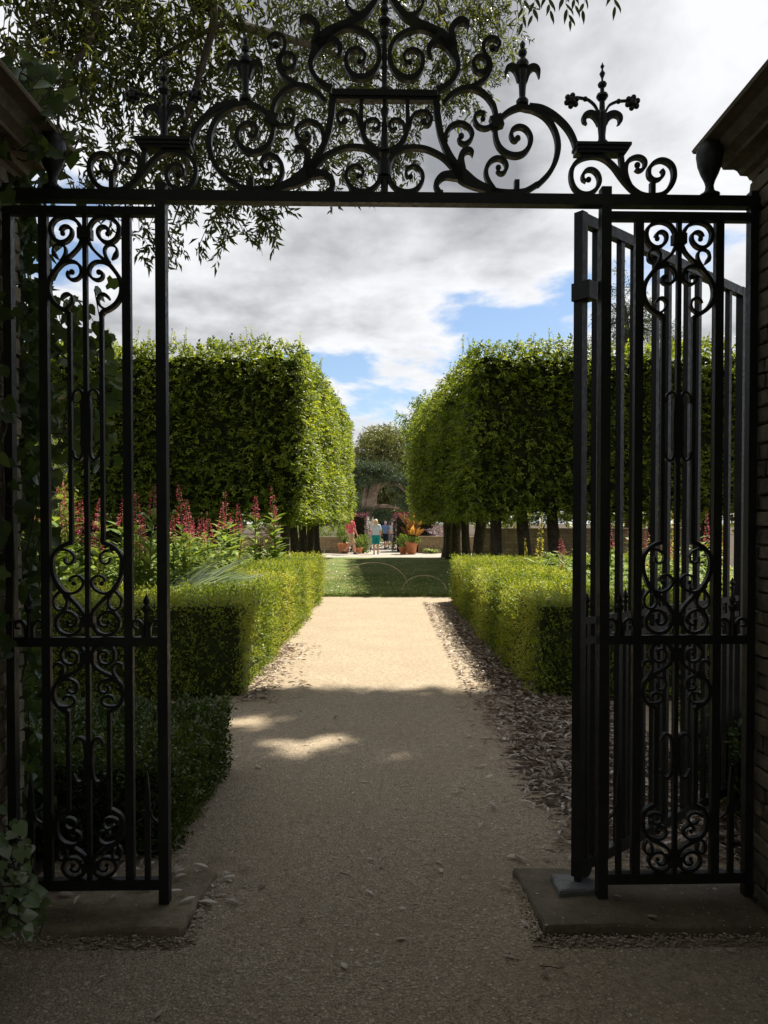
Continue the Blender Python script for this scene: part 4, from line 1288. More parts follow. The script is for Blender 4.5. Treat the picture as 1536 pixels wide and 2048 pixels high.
keep = (gy_ < lim) & (c2[:, 2] > 3.4) & (c2[:, 2] > 2.1 + 0.74 * np.maximum(c2[:, 1], 0.0))
for px, py, r_ in ((640, 1483, .13), (610, 1503, .11), (560, 1520, .10), (800, 1513, .10), (470, 1445, .16), (540, 1440, .10), (690, 1480, .07), (500, 1490, .07), (830, 1522, .06)):
    g = at(px, py, CAMH * F / (py - HORIZON))
    dx_, dy_ = (gx_ - g.x) / 1.3, gy_ - g.y; th_ = np.arctan2(dy_, dx_)
    keep &= dx_ ** 2 + dy_ ** 2 > (2.0 * r_ * (1 + .3 * np.sin(3 * th_ + px) + .25 * np.sin(5 * th_ + py))) ** 2
c2 = c2[keep]; nh = len(c2)
V, Fc = leaves(c2, rng.normal(0, 1, (nh, 3)), rng.normal(0, .6, (nh, 3)) + np.array([0, 0, 1]), rng.uniform(.2, .34, nh), rng.uniform(.08, .13, nh))
TV.append(V); TF.append(Fc + off); TT.append(tints(nh, 4))
fo = put('crown', np.vstack(TV), np.vstack(TF), ASH, tree, tint=np.concatenate(TT)); fo['kind'] = 'stuff'
tw.put('twigs', TREEBARK, tree)['kind'] = 'stuff'
# the clear sprig at the top of the picture: its leaves are parts
def lens_leaf(name, mat, w=0.24, n=6, cup=0.06, tint=0.3):
    V = [(0, 0, 0)]
    for k in range(1, n):
        t = k / n
        hw = w * 0.5 * (math.sin(math.pi * t ** 0.8)) ** 0.9
        V += [(t, hw, cup * 0.6), (t, 0, -0.1 * t * t), (t, -hw, cup * 0.6)]
    V.append((1, 0, -0.12))
    Fc = [(0, 2, 1), (0, 3, 2)]
    for k in range(n - 2):
        b = 1 + 3 * k
        Fc += [(b, b + 1, b + 4, b + 3), (b + 1, b + 2, b + 5, b + 4)]
    b = 1 + 3 * (n - 2)
    Fc += [(b, b + 1, len(V) - 1), (b + 1, b + 2, len(V) - 1)]
    return mesh_np(name, V, Fc, mat, True, np.full(len(V), tint))
def orient(o, loc, axis, nrm, s):
    a = Vector(axis).normalized(); b = Vector(nrm).cross(a)
    if b.length < 1e-4: b = Vector((1, 0, 0)).cross(a)
    b.normalize(); cc = a.cross(b)
    M_ = Matrix((a, b, cc)).transposed().to_4x4()
    o.matrix_local = Matrix.Translation(loc) @ M_ @ Matrix.Diagonal((s, s, s, 1))
sprig_m = [lens_leaf('sprig_leaf', ASH, 0.26, 6, 0.06, t) for t in (0.0, 0.2, 0.4)]
sw = MB()
for (x0, y0, x1, y1, k) in ((1075, -60, 1065, 30, 7), (1110, -60, 1140, 40, 9), (1090, -50, 1100, 20, 6), (1180, -60, 1165, 20, 6), (1215, -60, 1230, 12, 5), (1050, -60, 1045, 45, 7), (1140, -60, 1150, 10, 6)):
    a, b = at(x0, y0, 6.0), at(x1, y1, 6.0)
    sw.tube([a, a.lerp(b, .5) + Vector((.01, 0, .01)), b], [0.003, 0.002, 0.001], 4)
    for q in range(k):
        t = (q + 1) / k
        p = a.lerp(b, t)
        o = new_obj('leaf', random.choice(sprig_m), tree)
        ax = (b - a).normalized() * (0.5 + 0.5 * t) + Vector(((1 if q % 2 else -1) * (0.8 - .5 * t), random.uniform(-.3, .3), random.uniform(-.3, .0)))
        orient(o, p - ORG[tree], ax, Vector((random.uniform(-.3, .3), -1, random.uniform(0, .8))), random.uniform(0.09, 0.13))
sw.put('sprig_twigs', TREEBARK, tree)['kind'] = 'stuff'

# ------------------------------------------------------------------ ivy and shrubs
def ivy_leaf(name, mat, tint, lobes=True):
    if lobes:
        P = [(0, 0), (-0.12, 0.28), (0.05, 0.52), (0.28, 0.34), (0.55, 0.42), (0.72, 0.18), (1.0, 0), (0.72, -0.18), (0.55, -0.42), (0.28, -0.34), (0.05, -0.52), (-0.12, -0.28)]
    else:
        P = [(0, 0), (-0.06, 0.2), (0.12, 0.4), (0.4, 0.42), (0.7, 0.24), (1.0, 0), (0.7, -0.24), (0.4, -0.42), (0.12, -0.4), (-0.06, -0.2)]
    V = [(x, y, 0.08 * abs(y) * 2 - 0.10 * x * x) for x, y in P] + [(0.35, 0, -0.03)]
    n = len(P)
    Fc = [(i, (i + 1) % n, n) for i in range(n)]
    return mesh_np(name, V, Fc, mat, True, np.full(len(V), tint))
ivs = [ivy_leaf('ivy_leaf', IVY, t, l) for t in (0.05, 0.3, 0.6, 0.95) for l in (True, False)]
def ivy_plant(name, label, cat, base, regions, meshes, size, stem_mat, facing=Vector((0, -1, 0.25))):
    t = thing(name, label, cat, base)
    sm = MB()
    for (x0, x1, y0, y1, d0_, d1_, n) in regions:
        prev = None
        for k in range(n):
            p = at(random.uniform(x0, x1), random.uniform(y0, y1), random.uniform(d0_, d1_))
            o = new_obj('leaf', random.choice(meshes), t)
            ax = Vector((random.uniform(-.8, .8), random.uniform(-.4, .3), random.uniform(-1.0, .15)))
            nr = facing + Vector((random.uniform(-.6, .6), random.uniform(-.4, .4), random.uniform(-.5, .6)))
            orient(o, p - ORG[t], ax, nr, random.uniform(*size))
            if prev is not None and k % 2 == 0 and (p - prev).length < 0.6:
                sm.tube([prev, prev.lerp(p, .5) + Vector((0, .02, -.03)), p], [0.004, 0.003, 0.002], 4)
            prev = p
    if sm.v: sm.put('stems', stem_mat, t)['kind'] = 'stuff'
    return t
iv = ivy_plant('climbing_ivy', 'dark ivy climbing the wall at the left edge of the gateway', 'ivy', (-1.5, 3.2, 0),
          [(-30, 75, 120, 420, 2.98, 3.25, 60), (-30, 150, 120, 330, 2.75, 3.05, 70), (-30, 60, 420, 900, 2.98, 3.3, 70), (-30, 80, 900, 1300, 3.0, 3.35, 50), (-20, 60, 1300, 1600, 3.0, 3.3, 26), (80, 160, 180, 400, 3.05, 3.25, 16), (-30, 30, 380, 1500, 2.6, 2.9, 40)], ivs, (0.04, 0.078), BARK)
# the mass of smaller leaves behind
n = 2600
pp = np.array([tuple(at(random.uniform(-60, 60) if random.random() < .75 else random.uniform(40, 105), random.uniform(130, 1650), random.uniform(3.1, 3.6))) for _ in range(n)])
V, Fc = leaves(pp, rng.normal(0, 1, (n, 3)) + np.array([0, 0, -.6]), rng.normal(0, .6, (n, 3)) + np.array([0, -1, .4]), rng.uniform(.05, .09, n), rng.uniform(.04, .075, n))
put('leaf_mass', V, Fc, IVY, iv, tint=tints(n, 4))['kind'] = 'stuff'
ivy_plant('hanging_vine', 'leafy vine trailing behind the left side panel of the gateway', 'vine', (-1.4, 3.6, 0),
          [(95, 165, 590, 700, 3.3, 3.7, 22), (100, 235, 660, 800, 3.3, 3.8, 46), (90, 230, 780, 950, 3.4, 3.9, 60), (150, 225, 555, 700, 3.3, 3.6, 10), (40, 100, 560, 1000, 3.3, 3.7, 34), (85, 115, 1380, 1470, 3.25, 3.4, 5), (45, 80, 1480, 1560, 3.25, 3.35, 5)],
          [ivy_leaf('vine_leaf', IVY, t, l) for t in (0.5, 0.8, 1.0) for l in (True, False)], (0.05, 0.085), BARK)
ivy_plant('pale_shrub', 'shrub with pale variegated leaves at the lower left corner in front of the gate', 'shrub', (-1.35, 2.5, 0),
          [(-40, 45, 1600, 1700, 2.35, 2.6, 16), (-40, 60, 1690, 1790, 2.35, 2.6, 50), (-50, 70, 1740, 1860, 2.3, 2.6, 110), (40, 92, 1800, 1870, 2.4, 2.55, 12)],
          [ivy_leaf('shrub_leaf', PALE, t, False) for t in (0.05, 0.3, 0.5, 0.95)], (0.03, 0.058), BARK, Vector((0.2, -0.6, 0.9)))

# ------------------------------------------------------------------ border plants
def spire_proto(kind, h, seed):
    """returns part meshes of a flowering plant about h tall, base at the origin"""
    global rng
    r = np.random.default_rng(seed)
    m = MB()
    bend = r.uniform(-.06, .06, 2)
    path = [(bend[0] * t * t, bend[1] * t * t, h * t) for t in np.linspace(0, 1, 7)]
    m.tube(path, [0.011, 0.01, 0.009, 0.008, 0.007, 0.005, 0.002], 5)
    stem = mesh_np('stem', m.v, m.f, BEDLEAF, False, np.full(len(m.v), .4))
    sp0 = r.uniform(.7, .82) if kind == 'red' else 0.48
    nl = 46 if kind == 'red' else 26
    t = np.linspace(0.08, sp0 + 0.02, nl)
    a = np.arange(nl) * 2.4 + r.uniform(0, 6)
    P = np.column_stack([bend[0] * t * t, bend[1] * t * t, h * t])
    ax = np.column_stack([np.cos(a), np.sin(a), np.full(nl, 0.95)]) + r.normal(0, .15, (nl, 3))
    L = (0.26 * (1.05 - t) + 0.17) * r.uniform(.8, 1.2, nl)
    V, Fc, k = long_leaves(P, ax, np.tile([0, 0, 1.0], (nl, 1)), L, L * (0.24 if kind == 'red' else .3), 0.32, 4)
    tn = np.repeat(np.clip(r.uniform(.25, 1, nl), 0, 1), k)
    fol = mesh_np('foliage', V, Fc, BEDLEAF, False, tn)
    nf = int(r.uniform(90, 210)) if kind == 'red' else 260
    t = sp0 + (1 - sp0) * r.uniform(0, 1, nf) ** 1.15
    q = (t - sp0) / (1 - sp0)
    a = r.uniform(0, 2 * math.pi, nf)
    rad = (0.045 if kind == 'red' else 0.045) * (1.05 - q) ** 0.7 * r.uniform(.4, 1, nf) + 0.004
    P = np.column_stack([bend[0] * t * t + rad * np.cos(a), bend[1] * t * t + rad * np.sin(a), h * t])
    ax = np.column_stack([np.cos(a), np.sin(a), r.uniform(-.4, .9, nf)])
    sz = r.uniform(.015, .034, nf) * (1.1 - .6 * q)
    V, Fc = leaves(P, ax, r.normal(0, 1, (nf, 3)), sz, sz * .8, .2)
    fl = mesh_np('flower_spike', V, Fc, REDFL if kind == 'red' else YELFL, False, np.repeat(r.uniform(0, 1, nf), 4))
    return [('stem', stem), ('foliage', fol), ('flower_spike', fl)]
protos = {('red', i): spire_proto('red', 2.0, 40 + i) for i in range(7)}
protos.update({('yellow', i): spire_proto('yellow', 1.6, 70 + i) for i in range(3)})
H0 = {'red': 2.0, 'yellow': 1.6}
def place_spire(kind, px, py, Y, label, group=None, big=False):
    tip = at(px, py, Y)
    t = thing('red_spire_plant' if kind == 'red' else 'yellow_spire_plant', label, 'flower', (tip.x, tip.y, 0), group)
    pr = protos[(kind, random.randrange(7 if kind == 'red' else 3))]
    rz = random.uniform(0, 6.28); s = tip.z / H0[kind]; w = random.uniform(1.15, 1.6) if big else random.uniform(.7, 1.3); tx, ty = random.gauss(0, .05), random.gauss(0, .05)
    for nm, me in pr:
        o = new_obj(nm, me, t)
        o.rotation_euler = (tx, ty, rz); o.scale = (w, w, s)
        if nm != 'stem': o['kind'] = 'stuff'
    return t
G1 = 'red flower spires in the left border'
red_left = [(63, 1013, 'reddish flower spire nearest the ivy at the far left of the border'), (84, 999, 'red flower spire between the left wall stile and the next stile of the panel'),
            (110, 944, 'tallest red flower spire in the left border, seen beside a gate stile'), (148, 1000, None), (160, 998, None), (190, 997, None), (165, 984, None),
            (232, 977, 'slim red flower spire just left of the third stile of the left panel'), (270, 984, None), (287, 966, 'full red flower spire between the left gate post and the stile beside it'),
            (308, 1055, None), (378, 969, 'dark red flower spire just right of the left gate post'), (390, 997, None), (411, 1037, 'short dark red flower spire right of the left gate post'),
            (459, 984, 'red flower spire standing in the middle of the gap between left gate post and trunks'), (443, 1013, None), (478, 1008, None), (507, 993, 'leafy red flower spire third from the trunks of the left stilt hedge'),
            (551, 972, 'tall leafy red flower spire nearest the trunks of the left stilt hedge'), (553, 1010, None)]
for px, py, lb in red_left:
    sl = abs(px - 768) / F
    Y = min(max(2.45 / sl, 8.6), 14.0) + random.uniform(0, .4) + (1.2 if px < 330 else 0) * random.random()
    place_spire('red', px, py, Y, lb or 'red flower spire crowded among others in the left border', G1, True)
for k in range(22):      # leafy companions without showy tips, behind and between
    px = random.uniform(60, 560); sl = abs(px - 768) / F
    Y = min(max(2.6 / sl, 8.8), 13.8) + random.uniform(0, 1.2)
    place_spire('red', px, random.uniform(1020, 1070), min(Y, 14.2), 'red flower spire crowded among others in the left border', G1)
G2 = 'yellow flower spires in the borders'
for px, py, lb, Y in ((196, 1098, 'broad yellow flower spire behind the heart scroll of the left panel', 8.5), (383, 1070, 'thin yellow flower spire just right of the left gate post', 9.5), (416, 1064, 'yellow flower spire among leaves left of the low hedge', 10.2), (471, 1068, 'small yellow flower spire between red spires in the left border', 11.6),
                      (1076, 1027, 'tall pale yellow flower spire standing alone above the right low hedge', 12.8), (1061, 1076, 'thin yellow flower spike beside the tall one above the right low hedge', 12.4),
                      (1232, 1062, 'yellow flower spire behind the bars right of the right gate post', 11.0), (1292, 1033, 'yellow flower spire behind the left side of the right panel', 10.5), (1340, 1020, 'yellow flower spire behind the centre bar of the right panel', 10.5), (1458, 1060, 'yellow flower spire behind the far end of the open gate leaf', 9.8)):
    place_spire('yellow', px, py, Y, lb, G2, px in (196, 1076, 1292))
for px, py, Y, lb in ((1222, 1050, 11.6, None), (1265, 1045, 11.2, None), (1395, 1005, 10.4, 'red flower spire behind the scrolls of the right panel'), (1412, 1022, 10.8, None), (1445, 1035, 10.2, None), (1135, 1075, 12.2, 'reddish flower spire left of the open gate leaf in the right border'), (1110, 1090, 11.6, None), (1310, 1060, 10.8, None), (1350, 1070, 10.2, None)):
    place_spire('red', px, py, Y, lb or 'red flower spire seen through the bars in the right border', 'red flower spires in the right border')

def grass_clump(px, py, Y, n, L, label, lean=(0, 0), spread=0.5, up=1.0, group=None, z0=0.0, droop=(.3, .75)):
    b = at(px, py, Y); base = (b.x, b.y, 0)
    a = rng.uniform(0, 2 * math.pi, n); e = rng.uniform(0, 1, n)
    P = np.column_stack([base[0] + .12 * e * np.cos(a), base[1] + .12 * e * np.sin(a), np.full(n, z0)])
    ax = np.column_stack([np.cos(a) * spread * e + lean[0], np.sin(a) * spread * e + lean[1], np.full(n, up)]) + rng.normal(0, .08, (n, 3))
    nr = np.column_stack([-np.sin(a), np.cos(a), np.zeros(n)])
    nr = np.cross(ax, nr)
    V, Fc, k = long_leaves(P, ax, nr, L * rng.uniform(.65, 1.1, n), rng.uniform(.012, .024, n), rng.uniform(*droop, n), 7)
    o = put('grass_clump', V, Fc, GRASSB, tint=np.repeat(rng.uniform(0, 1, n), k), origin=base)
    return tag(o, label, 'grass', group)
grass_clump(318, 1200, 8.35, 620, 1.5, 'blue grey ornamental grass arching over the left low hedge', (0.85, -.05), 0.4, 0.85, None, .4, (.2, .5))
grass_clump(205, 1200, 9.6, 320, 1.75, 'upright ornamental grass behind the heart scroll of the left panel', (0, 0), .45)
grass_clump(295, 1200, 10.6, 260, 1.8, 'tall fountain of grass behind the left gate post', (0.1, 0), .7)
grass_clump(100, 1200, 10.4, 240, 1.7, 'ornamental grass near the far left of the border', (0, 0), .7)
grass_clump(1180, 1200, 10.8, 260, 1.3, 'ornamental grass in the right border behind the open gate leaf', (0, 0), .7)
grass_clump(1380, 1200, 9.6, 320, 1.5, 'ornamental grass behind the scrolls of the right panel', (0, 0), .7)
grass_clump(1110, 1180, 12.2, 160, 0.9, 'low grassy tuft beyond the right low hedge', (0, 0), .8)
# leafy ground cover filling the beds
for sx, x0, x1, y0, y1, zc in ((-1, -6.2, -2.15, 7.7, 14.2, 1.1), (1, 2.4, 6.5, 7.7, 13.8, .85)):
    n = 11000
    x = rng.uniform(x0, x1, n); y = rng.uniform(y0, y1, n)
    zt = zc * np.clip((y - 6.9) / 2.2, .45, 1) * (0.75 + .25 * np.sin(x * 2.3 + y * 1.3) + .2 * np.sin(y * 3.1 - x)) + .12
    z = zt * rng.uniform(0, 1, n) ** .5
    P = np.column_stack([x, y, z])
    a = rng.uniform(0, 6.28, n)
    ax = np.column_stack([np.cos(a), np.sin(a), rng.uniform(0.1, 1.2, n)])
    L = rng.uniform(.09, .24, n)
    V, Fc, k = long_leaves(P, ax, np.tile([0, 0, 1.0], (n, 1)), L, L * .28, .5, 3)
    o = put('border_foliage', V, Fc, BEDLEAF, tint=np.repeat(rng.uniform(.1, 1, n), k))
    tag(o, 'dense green leafy planting filling the %s border' % ('left' if sx < 0 else 'right'), 'foliage', kind='stuff')

# ferns behind the right trunks
for px, Y, lb in ((1008, 23.0, 'pale fern between the right trunks'), (1030, 24.0, 'pale fern beside the thick right trunk'), (985, 30.0, 'fern against the far wall behind the right trunks'), (862, 37.2, 'fern at the foot of the wall right of the large pot')):
    b = at(px, 1100, Y)
    n = 70; a = rng.uniform(0, 6.28, n)
    ax = np.column_stack([np.cos(a), np.sin(a), rng.uniform(.8, 1.6, n)])
    V, Fc, k = long_leaves(np.tile([b.x, b.y, 0.0], (n, 1)), ax, np.tile([0, 0, 1.0], (n, 1)), rng.uniform(.5, .95, n), rng.uniform(.05, .09, n), .5, 6)
    tag(put('fern', V, Fc, BEDLEAF, tint=np.repeat(rng.uniform(.4, 1, n), k), origin=(b.x, b.y, 0)), lb, 'fern', 'ferns under the right hedge')

# thin bent hoops along the lawn edge
for (xa, xb, ytop, Y, lb) in ((678, 817, 1125, 16.1, 'largest thin bent hoop edging the lawn, in the middle'), (804, 893, 1151, 15.95, 'thin bent hoop at the right end of the lawn edge'), (622, 704, 1144, 15.95, 'thin bent hoop at the left end of the lawn edge')):
    a = at(xa, 1192, Y); b = at(xb, 1192, Y); top = at((xa + xb) / 2, ytop, Y).z
    pts = []
    for k in range(25):
        th = math.pi * k / 24
        pts.append(((a.x + b.x) / 2 - (b.x - a.x) / 2 * math.cos(th), Y + .01 * math.sin(th), 0.02 + (top - .02) * math.sin(th) ** .8))
    m = MB(); m.tube(pts, 0.0062, 6)
    tag(m.put('lawn_hoop', simple('split_willow', (0.42, 0.34, 0.2), .7), None, True), lb, 'hoop', 'hoops along the lawn edge')
# ------------------------------------------------------------------ far garden
def low_wall(x0, x1, Y, h, label):
    t = thing('garden_wall', label, 'wall', ((x0 + x1) / 2, Y, 0))
    m = MB(); m.box(x0, x1, Y, Y + 0.35, 0, h - 0.07); m.put('wall_body', GARDENWALL, t)
    m = MB(); n = max(2, int((x1 - x0) / 0.6))
    for k in range(n):
        a = x0 - .02 + (x1 - x0 + .04) * k / n; b = x0 - .02 + (x1 - x0 + .04) * (k + 1) / n
        m = MB(); m.box(a + .004, b - .004, Y - 0.04, Y + 0.39, h - 0.07, h + random.uniform(-.006, .006)); m.put('coping_stone', GARDENWALL, t)
    return t
low_wall(-9.0, -1.95, 38.0, 0.82, 'low coursed stone wall at the left end of the lawn')
low_wall(1.75, 10.0, 38.0, 0.85, 'low coursed stone wall at the right end of the lawn')
low_wall(3.3, 12.0, 26.5, 1.35, 'brown garden wall behind the trunks of the right stilt hedge')

def leafy_block(name, poly, z1, mat, label, cat='hedge', n=1800, ll=.08):
    pc = ccw(poly)
    t = thing(name, label, cat, (sum(p[0] for p in poly) / len(poly), sum(p[1] for p in poly) / len(poly), 0))
    P, Nn, dep = shell(pc, 0.05, z1, n / 12.0, n / 8.0, 0, 0.16)
    k = len(P)
    V, Fc = leaves(P, Nn + rng.normal(0, .7, (k, 3)), Nn + rng.normal(0, .7, (k, 3)), rng.uniform(.6, 1.3, k) * ll, rng.uniform(.4, .8, k) * ll)
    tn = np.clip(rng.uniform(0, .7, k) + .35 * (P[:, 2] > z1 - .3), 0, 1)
    put('foliage', V, Fc, mat, t, tint=np.repeat(tn, 4))['kind'] = 'stuff'
    Vc, Fcc = prism(offset(pc, .12), 0, z1 - .12); put('inner_branches', Vc, Fcc, CORE, t)
    return t
leafy_block('purple_hedge', [(-1.72, 39.2), (-0.92, 39.2), (-0.92, 41), (-1.72, 41)], 1.98, PURPLE, 'dark purple clipped shrub block behind the man in the pink shirt', n=2600)
leafy_block('purple_hedge', [(0.58, 39.2), (2.6, 39.2), (2.6, 41), (0.58, 41)], 1.98, PURPLE, 'dark purple clipped shrub block behind the bronze leaved pot', n=2600)

def shrub(name, c, r, n, mat, label, ll=.09, cat='shrub', wf=.5, stem=True, group=None):
    t = thing(name, label, cat, (c[0], c[1], c[3] if len(c) > 3 else 0), group)
    d = unit(rng.normal(0, 1, (n, 3))); rr = rng.uniform(.35, 1, n) ** .5
    P = np.array(c[:3]) + d * np.array(r) * rr[:, None] * (1 + .18 * np.sin(d[:, :1] * 7 + d[:, 2:] * 5))
    V, Fc = leaves(P, d + rng.normal(0, .6, (n, 3)), d + rng.normal(0, .8, (n, 3)), rng.uniform(.6, 1.3, n) * ll, rng.uniform(.6, 1.3, n) * ll * wf)
    put('foliage', V, Fc, mat, t, tint=tints(n, 4))['kind'] = 'stuff'
    if stem:
        m = MB()
        for k in range(5):
            a = k * 1.26
            m.tube([(c[0], c[1], ORG[t].z), (c[0] + .5 * r[0] * math.cos(a), c[1] + .5 * r[1] * math.sin(a), c[2])], [.02, .006], 4)
        m.put('stems', BARK, t)
    return t
shrub('wall_shrub', (-2.9, 38.9, .95), (.9, .4, .45), 1300, BEDLEAF, 'green shrub growing over the left garden wall')
shrub('wall_shrub', (-4.2, 38.9, 1.0), (.9, .4, .5), 1300, BEDLEAF, 'green shrub on the left garden wall behind the trunks')
shrub('flowering_shrub', (-0.72, 39.6, .95), (.3, .35, .85), 900, WHITEFL, 'pale flowering climber between the purple block and the woman')
shrub('lilac_planting', (3.2, 38.9, 1.05), (1.0, .4, .3), 1100, leaf_mat('lilac_flower', [(0, (.2, .13, .16)), (1, (.5, .36, .42))], .2, (1, 1, 1)), 'lilac flowers above the right garden wall')
shrub('green_planting', (-1.05, 37.6, .45), (.3, .25, .5), 900, BEDLEAF, 'bright green tuft beside the left pots')
shrub('far_planting', (-0.3, 47.5, .6), (2.6, .8, .75), 2200, BEDLEAF, 'mixed green planting beyond the visitors', ll=.12)
shrub('far_planting', (1.9, 46.0, .8), (1.2, .6, .9), 1200, BEDLEAF, 'pale tall planting right of the visitor in the blue shirt', ll=.12)

def pot(px, Y, h, r, label):
    b = at(px, 1107, Y)
    m = MB()
    m.lathe([(0, r * .66), (h * .05, r * .68), (h * .78, r * .93), (h * .80, r * 1.04), (h * .97, r * 1.08), (h, r * 1.06), (h, r * .95), (h * .86, r * .88), (h * .86, .001)], (b.x, b.y, 0.004), 20)
    return tag(m.put('terracotta_pot', TERRA, None, True), label, 'pot', 'terracotta pots'), (b.x, b.y, h)
pt, pc_ = pot(823, 36.6, .60, .31, 'large terracotta pot right of the woman holding bronze leaved plants')
def canna(c, label):
    t = thing('canna_plant', label, 'plant', c)
    mesh = {}
    for tn in (0.05, .35, .7, 1.0):
        mesh[tn] = lens_leaf('canna_leaf', CANNA, .38, 7, .1, tn)
    sm = MB()
    for k in range(7):
        a = k * 2.4; hgt = random.uniform(.5, 1.0)
        bx, by = c[0] + .1 * math.cos(a), c[1] + .1 * math.sin(a)
        tx, ty = bx + .22 * math.cos(a), by + .15 * math.sin(a)
        sm.tube([(bx, by, c[2] - .06), (tx, ty, c[2] + hgt)], [.018, .01], 5)
        for q in range(4):
            z = c[2] + hgt * (0.35 + .22 * q)
            o = new_obj('leaf', mesh[random.choice(list(mesh))], t)
            a2 = a + q * 2.2
            orient(o, Vector((bx + (tx - bx) * (.35 + .22 * q), by, z)) - ORG[t], (math.cos(a2), math.sin(a2) * .6, random.uniform(.7, 1.6)), (random.uniform(-.3, .3), -1, .6), random.uniform(.42, .62))
    sm.put('stems', BEDLEAF, t)
    return t
canna(pc_, 'bronze and orange canna leaves rising from the large right pot')
shrub('pot_filler', (pc_[0] + .1, pc_[1] - .15, pc_[2] + .08, pc_[2]), (.33, .26, .17), 700, BEDLEAF, 'pale green trailing plant in the large right pot', .07, 'plant')
pt2, pc2 = pot(807, 36.9, .34, .24, 'smaller terracotta pot left of the large one')
shrub('potted_plant', (pc2[0], pc2[1], pc2[2] + .3, pc2[2]), (.3, .28, .36), 900, BEDLEAF, 'bushy green plant in the smaller right pot', .08, 'plant')
pt3, pc3 = pot(688, 37.3, .52, .32, 'terracotta pot behind the legs of the man in the pink shirt')
shrub('potted_plant', (pc3[0], pc3[1], pc3[2] + .45, pc3[2]), (.35, .3, .5), 1000, BEDLEAF, 'leafy plant in the pot behind the man', .09, 'plant')
pt4, pc4 = pot(715, 37.2, .30, .27, 'low terracotta bowl right of the man in the pink shirt')
shrub('potted_plant', (pc4[0], pc4[1], pc4[2] + .2, pc4[2]), (.25, .22, .3), 600, BEDLEAF, 'leafy plant in the low terracotta bowl', .08, 'plant')

def big_tree(name, label, base, trunk, limbs_, blobs, n, mat, bark, ll, wf=.5, edge=.3, down=-.2):
    t = thing(name, label, 'tree', base)
    m = MB(); m.tube(*trunk, 10); m.put('trunk', bark, t, True)
    for p, r_ in limbs_:
        m = MB(); m.tube(p, r_, 7); m.put('limb', bark, t, True)
    c = blob_points(blobs, n, edge)
    V, Fc = sprays(c, rng.normal(0, .7, (n, 3)) + np.array([0, 0, down]), rng.normal(0, .5, (n, 3)) + np.array([0, 0, 1]), 6, ll * 2.6, ll, wf, .8, .4)
    put('crown', V, Fc, mat, t, tint=tints(n * 6, 4, np.repeat(rng.uniform(.05, .9, n), 6), .12))['kind'] = 'stuff'
    return t
# cedar with its flat tiers
Yc = 56.0
def cp(px, py, dy=0): return tuple(at(px, py, Yc + dy))
tb = cp(745, 1085)
tiers = [(716, 960, 1.3, 1.2, .35), (745, 935, 1.9, 1.6, .4), (785, 955, 1.7, 1.5, .35), (812, 975, 1.3, 1.2, .4), (712, 1000, .7, 1.2, .55), (735, 1022, 1.5, 1.2, .25), (760, 1030, 1.2, 1.0, .22), (830, 1010, 1.4, 1.2, .6), (850, 960, 1.6, 1.4, .5), (690, 930, 1.6, 1.4, .5), (810, 1000, .8, 1.0, .3)]
bl = []
for px, py, rx, ry, rz in tiers:
    q = cp(px, py, random.uniform(-1.5, 1.0)); bl.append((*q, rx, ry, rz))
big_tree('cedar_tree', 'spreading cedar with flat tiers and a pale bent trunk beyond the visitors', (tb[0], tb[1], 0),
         ([(tb[0], tb[1], 0), cp(738, 1040), cp(742, 1000), cp(750, 975), cp(757, 958), cp(760, 942)], [.62, .5, .42, .36, .24, .06]),
         [([cp(752, 972), cp(772, 962), cp(795, 968), cp(815, 985)], [.36, .3, .2, .08]), ([cp(728, 1045), cp(730, 1000), cp(733, 965)], [.28, .22, .12]), ([cp(746, 1015), cp(775, 1012), cp(800, 1016)], [.22, .16, .08]), ([cp(757, 955), cp(735, 945), cp(712, 950)], [.2, .14, .06])],
         bl, 6500, CEDAR, CEDARBARK, .16, .22, .5, -.35)
# domed evergreen oak
Yo = 76.0
ob = at(770, 1085, Yo)
bl = []
for px, py, r_ in ((765, 905, 2.6), (735, 920, 2.2), (795, 905, 2.3), (750, 885, 1.7), (780, 880, 1.6), (720, 950, 2.2), (812, 930, 2.4), (765, 950, 2.6), (700, 940, 2.0), (835, 960, 2.4), (680, 970, 2.2), (765, 1000, 2.6), (810, 1000, 2.4), (720, 1005, 2.2)):
    q = at(px, py, Yo + random.uniform(-1.5, 1.5)); bl.append((*q, r_))
big_tree('evergreen_oak', 'large domed evergreen oak rising behind the cedar', (ob.x, ob.y, 0), ([(ob.x, ob.y, 0), (ob.x, ob.y, 3.5), (ob.x + .3, ob.y, 7)], [.6, .45, .2]),
         [([(ob.x, ob.y, 3), (ob.x - 2, ob.y, 6)], [.3, .1]), ([(ob.x, ob.y, 3), (ob.x + 2, ob.y, 6.5)], [.3, .1])], bl, 9500, OAK, BARK, .2, .6, .25, 0.1)
# leafy tree peeping over the right hedge
Yd = 47.0
bb = at(850, 1085, Yd)
bl = []
for px, py, r_ in ((806, 838, .42), (818, 860, .6), (835, 815, .55), (845, 795, .35), (850, 840, 1.1), (832, 890, .9), (870, 880, 1.5), (880, 830, 1.2), (838, 935, 1.0)):
    q = at(px, py, Yd + random.uniform(-.8, .8)); bl.append((*q, r_))
big_tree('leafy_tree', 'leafy green tree peeping past the inner corner of the right stilt hedge', (bb.x, bb.y, 0), ([(bb.x, bb.y, 0), (bb.x, bb.y, 4), (bb.x + .2, bb.y, 8)], [.3, .22, .08]),
         [([(bb.x, bb.y, 4), at(820, 870, Yd)], [.14, .04]), ([(bb.x, bb.y, 5), at(838, 815, Yd)], [.12, .03])], bl, 1700, BEDLEAF, BARK, .17, .5, .4, -.3)
